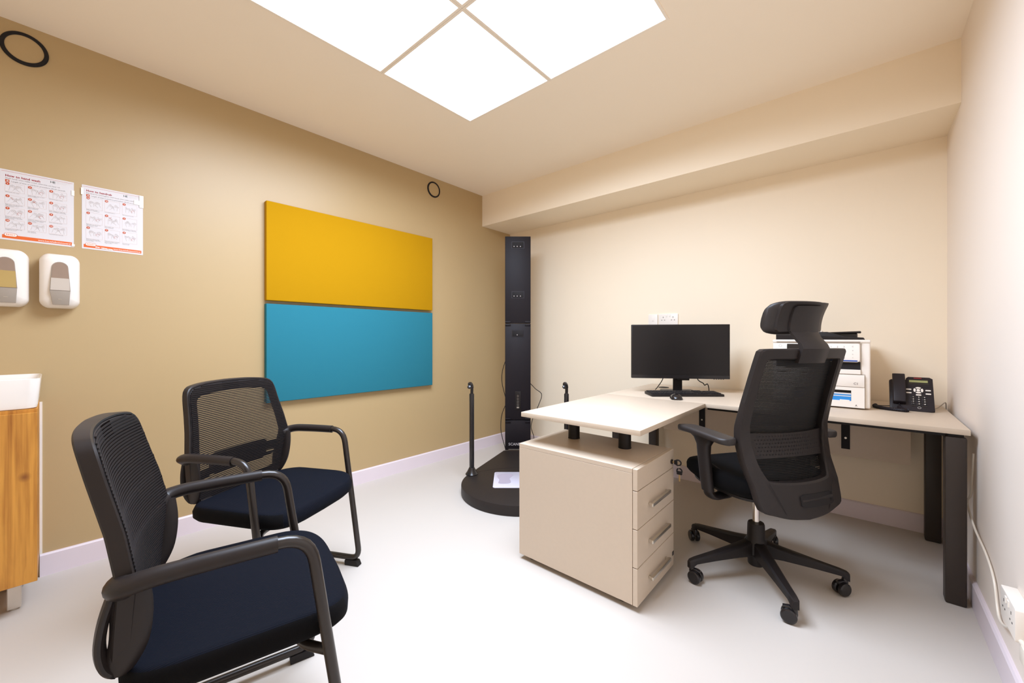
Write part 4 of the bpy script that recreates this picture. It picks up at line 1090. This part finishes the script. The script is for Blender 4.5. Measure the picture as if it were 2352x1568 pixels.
# ------------------------------------------------------------------ desk phone
TILT = R(57)
t = thing('desk_phone', 'black desk phone with handset and small green display at the right end of the desk', 'telephone', (0.183, 2.772, DZ + 0.004), (TILT, 0, 0))
PW, PH = 0.158, 0.188
body = MB()
body.prism([(-0.079, 0.004), (-0.070, -0.002), (0.066, -0.002), (0.079, 0.006), (0.079, 0.180), (0.068, 0.188), (-0.008, 0.188), (-0.016, 0.180), (-0.018, 0.170), (-0.072, 0.170), (-0.079, 0.163)], -0.022, 0, bev=0.003)
obj('body', body, 'phone', t)
hs = MB(); rings = []
for y, zc, th in ((0.030, 0.010, 0.008), (0.034, 0.013, 0.013), (0.055, 0.018, 0.013), (0.10, 0.024, 0.010), (0.150, 0.022, 0.011), (0.186, 0.016, 0.013), (0.192, 0.013, 0.009)):
    rings.append([Vector((-0.044 + x, y, zc + z)) for x, z in rrect(0.047, th * 2, 0.006, 4)])
hs.loft(rings); obj('handset', hs, 'phone', t)
obj('lcd', MB().bb(-0.005, 0.061, 0.156, 0.168, 0, 0.0015), 'lcd', t, label='green display strip')
obj('lcd_bezel', MB().bb(-0.009, 0.065, 0.143, 0.171, -0.001, 0.0008, 0.001, 1), 'black_gloss', t)
obj('maker_mark', MB().bb(0.012, 0.040, 0.177, 0.1835, -0.001, 0.0012), 'red', t)
cx, cy = 0.026, 0.112
for a0 in (45, 135, 225, 315):
    pts = [(cx + 0.0175 * math.cos(R(a0 + 8 + 74 * q / 8)) * 1.0, cy + 0.0175 * math.sin(R(a0 + 8 + 74 * q / 8))) for q in range(9)] + [(cx + 0.0095 * math.cos(R(a0 + 78 - 66 * q / 8)), cy + 0.0095 * math.sin(R(a0 + 78 - 66 * q / 8))) for q in range(9)]
    obj('navigation_key', MB().prism(pts, -0.001, 0.0025, bev=0.0004), 'white_plastic', t)
obj('ok_key', MB().lathe([(0.0066, 0), (0.0066, 0.002), (0.005, 0.003), (0.0003, 0.003)], 20, T3(cx, cy, 0)), 'white_plastic', t)
for x, y in ((-0.008, 0.115), (-0.008, 0.096), (0.026, 0.086), (0.060, 0.113), (0.060, 0.094)):
    obj('function_key', MB().prism(rrect(0.019, 0.0062, 0.002, 3, x, y), -0.001, 0.0022, bev=0.0004), 'white_plastic', t)
for r, line in enumerate(('123', '456', '789', '*0#')):
    for c, ch in enumerate(line):
        x, y = 0.006 + c * 0.0200, 0.0735 - r * 0.0122
        k = obj('dial_key', MB().prism(rrect(0.0145, 0.0085, 0.003, 3, x, y), -0.001, 0.0028, bev=0.0006), 'black_gloss', t)
        g = MB(); g.add(*text_geo(ch, 0.0072, 'CENTER', 0.0002), T3(x, y - 0.0024, 0.0031)); obj('digit', g, 'ink_white', k)
for k in range(3): obj('volume_key', MB().prism(rrect(0.0150, 0.0050, 0.002, 3, 0.006 + k * 0.02, 0.0255), -0.001, 0.0022), 'black_gloss', t)
g = MB(); g.sweep([(0.026 + 0.0058 * math.cos(R(20 * q)), 0.0165 + 0.0048 * math.sin(R(20 * q)), 0.001) for q in range(18)], 0.0005, closed=True, seg=5)
mk = obj('headset_key', g, 'ink_white', t)
for y in (0.130, 0.080): obj('body_seam', MB().bb(-0.018, 0.078, y, y + 0.001, -0.0005, 0.0004), 'black_matte', t)
stand = MB(); stand.prism([(-0.06, 0.05), (0.06, 0.05), (0.06, 0.150), (-0.06, 0.150)], -0.060, -0.020, bev=0.004)
# parts built upright on the desk, brought into the tilted frame of the phone
INV = (T3(0.183, 2.772, DZ + 0.004) @ rotm(TILT)).inverted()
stand = MB(); stand.prism([(2.800, DZ + 0.001), (2.900, DZ + 0.001), (2.868, DZ + 0.120), (2.850, DZ + 0.125)], 0.135, 0.230, Matrix(((0, 0, 1, 0), (1, 0, 0, 0), (0, 1, 0, 0), (0, 0, 0, 1))), bev=0.004)
stand.deform(lambda p: INV @ p); obj('stand', stand, 'phone', t)
def helix(path, r, rc, turns, name, parent):
    P = resample(path, turns * 10); pts = []
    for i, p in enumerate(P):
        tg = (P[min(i + 1, len(P) - 1)] - P[max(i - 1, 0)]).normalized()
        a = tg.cross(Vector((0, 0, 1))).normalized(); b = a.cross(tg)
        ph = 2 * PI * i / 10
        pts.append(p + a * r * math.cos(ph) + b * r * math.sin(ph))
    mb = MB(); mb.sweep(pts, rc, seg=6); mb.deform(lambda p: INV @ p)
    return obj(name, mb, 'phone', parent)
zc = DZ + 0.0085
coil = spline([(0.052, 2.835, zc), (0.046, 2.800, zc), (0.058, 2.762, zc), (0.095, 2.728, zc), (0.140, 2.712, zc), (0.163, 2.716, zc), (0.150, 2.745, zc + 0.002), (0.136, 2.768, zc + 0.010)], 10)
helix(coil, 0.0062, 0.0024, 64, 'handset_cord', t)
mb = MB(); mb.sweep(spline([(0.052, 2.835, zc), (0.075, 2.842, zc - 0.002), (0.108, 2.848, zc)], 6), 0.002, seg=6); mb.deform(lambda p: INV @ p); obj('cord_end', mb, 'phone', t)
mb = MB(); mb.sweep(spline([(0.136, 2.768, zc + 0.010), (0.138, 2.780, zc + 0.020), (0.1385, 2.788, zc + 0.030)], 5), 0.003, seg=6)
mb.deform(lambda p: INV @ p); obj('cord_end', mb, 'phone', t)
mb = MB(); mb.sweep(spline([(0.245, 2.85, DZ + 0.010), (0.275, 2.90, DZ + 0.006), (0.300, 2.98, DZ + 0.012), (0.322, 3.06, DZ + 0.020), (0.330, 3.085, DZ + 0.010), (0.330, 3.09, DZ - 0.06), (0.330, 3.09, DZ - 0.15)], 8), 0.0024, seg=8)
mb.deform(lambda p: INV @ p); obj('line_cable', mb, 'grey_plastic', t, label='beige line cable')

# ------------------------------------------------------------------ wall sockets
def plate_box(t, w_, h_, d=0.010):
    obj('faceplate', MB().prism(rrect(w_, h_, 0.005, 3), 0, d, bev=0.002), 'white_plastic', t)
def uk_holes(t, x, y, z):
    for (dx, dy, a, b) in ((0, 0.011, 0.0040, 0.0085), (-0.011, -0.011, 0.0065, 0.0042), (0.011, -0.011, 0.0065, 0.0042)):
        obj('pin_hole', MB().bb(x + dx - a / 2, x + dx + a / 2, y + dy - b / 2, y + dy + b / 2, z - 0.002, z + 0.0004), 'black_matte', t)
t = thing('wall_socket', 'white double power socket on the back wall above the monitor', 'socket', (-1.125, YB, 1.201), BACK_WALL)
plate_box(t, 0.148, 0.086)
for s in (-1, 1):
    uk_holes(t, s * 0.037, 0.006, 0.010)
    obj('switch', MB().box((s * 0.012, 0.028, 0.0105), (0.012, 0.018, 0.004), 0.001, 1), 'white_plastic', t)
t = thing('data_outlet', 'small white data outlet left of the double socket', 'socket', (-1.243, YB, 1.201), BACK_WALL)
plate_box(t, 0.074, 0.084)
obj('data_port', MB().bb(-0.011, 0.011, -0.012, 0.012, 0.009, 0.0112, 0.001, 1), 'white_plastic', t)
obj('port_shutter', MB().bb(-0.006, 0.006, -0.010, -0.008, 0.0110, 0.0116), 'grey_plastic', t)
t = thing('surface_socket', 'white surface socket low on the right wall above the baseboard', 'socket', (XR, 1.762, 0.292), RIGHT_WALL)
plate_box(t, 0.148, 0.088, 0.032)
for s in (-1, 1):
    uk_holes(t, s * 0.037, 0.004, 0.032)
    obj('switch', MB().box((s * 0.012, 0.028, 0.0325), (0.012, 0.018, 0.004), 0.001, 1), 'white_plastic', t)
mb = MB()
mb.sweep(spline([(0.331, 2.40, 0.60), (0.331, 2.425, 0.50), (0.328, 2.430, 0.430), (0.322, 2.449, 0.400), (0.322, 2.435, 0.372), (0.325, 2.323, 0.325), (0.330, 2.177, 0.292), (0.331, 2.075, 0.252), (0.331, 2.027, 0.182), (0.329, 1.985, 0.163), (0.325, 1.900, 0.185), (0.322, 1.80, 0.232), (0.318, 1.74, 0.250)], 8), 0.0034, seg=10)
pc = thing('power_cable', 'white cable hanging down the right wall beside the desk leg', 'cable', (XR, 2.10, 0.0))
mb.deform(lambda p: p - Vector((XR, 2.10, 0)))
obj('cord', mb, 'cable_white', pc)
mb = MB(); mb.sweep([(0.318 - XR, 1.758 - 2.10, 0.246), (0.318 - XR, 1.730 - 2.10, 0.252)], [0.0055, 0.0075], seg=12)
for k in range(5): mb.sweep([(0.318 - XR, 1.757 - 2.10 - k * 0.006, 0.246), (0.318 - XR, 1.755 - 2.10 - k * 0.006, 0.246)], 0.0082, seg=12)
obj('strain_relief', mb, 'cable_white', pc)
mb = MB(); mb.box((0.316 - XR, 1.590 - 2.10, 0.262), (0.034, 0.055, 0.046), 0.008, 2); mb.cyl((0.318 - XR, 1.735 - 2.10, 0.251), (0.317 - XR, 1.61 - 2.10, 0.260), 0.006, seg=12); obj('plug', mb, 'cable_white', pc)
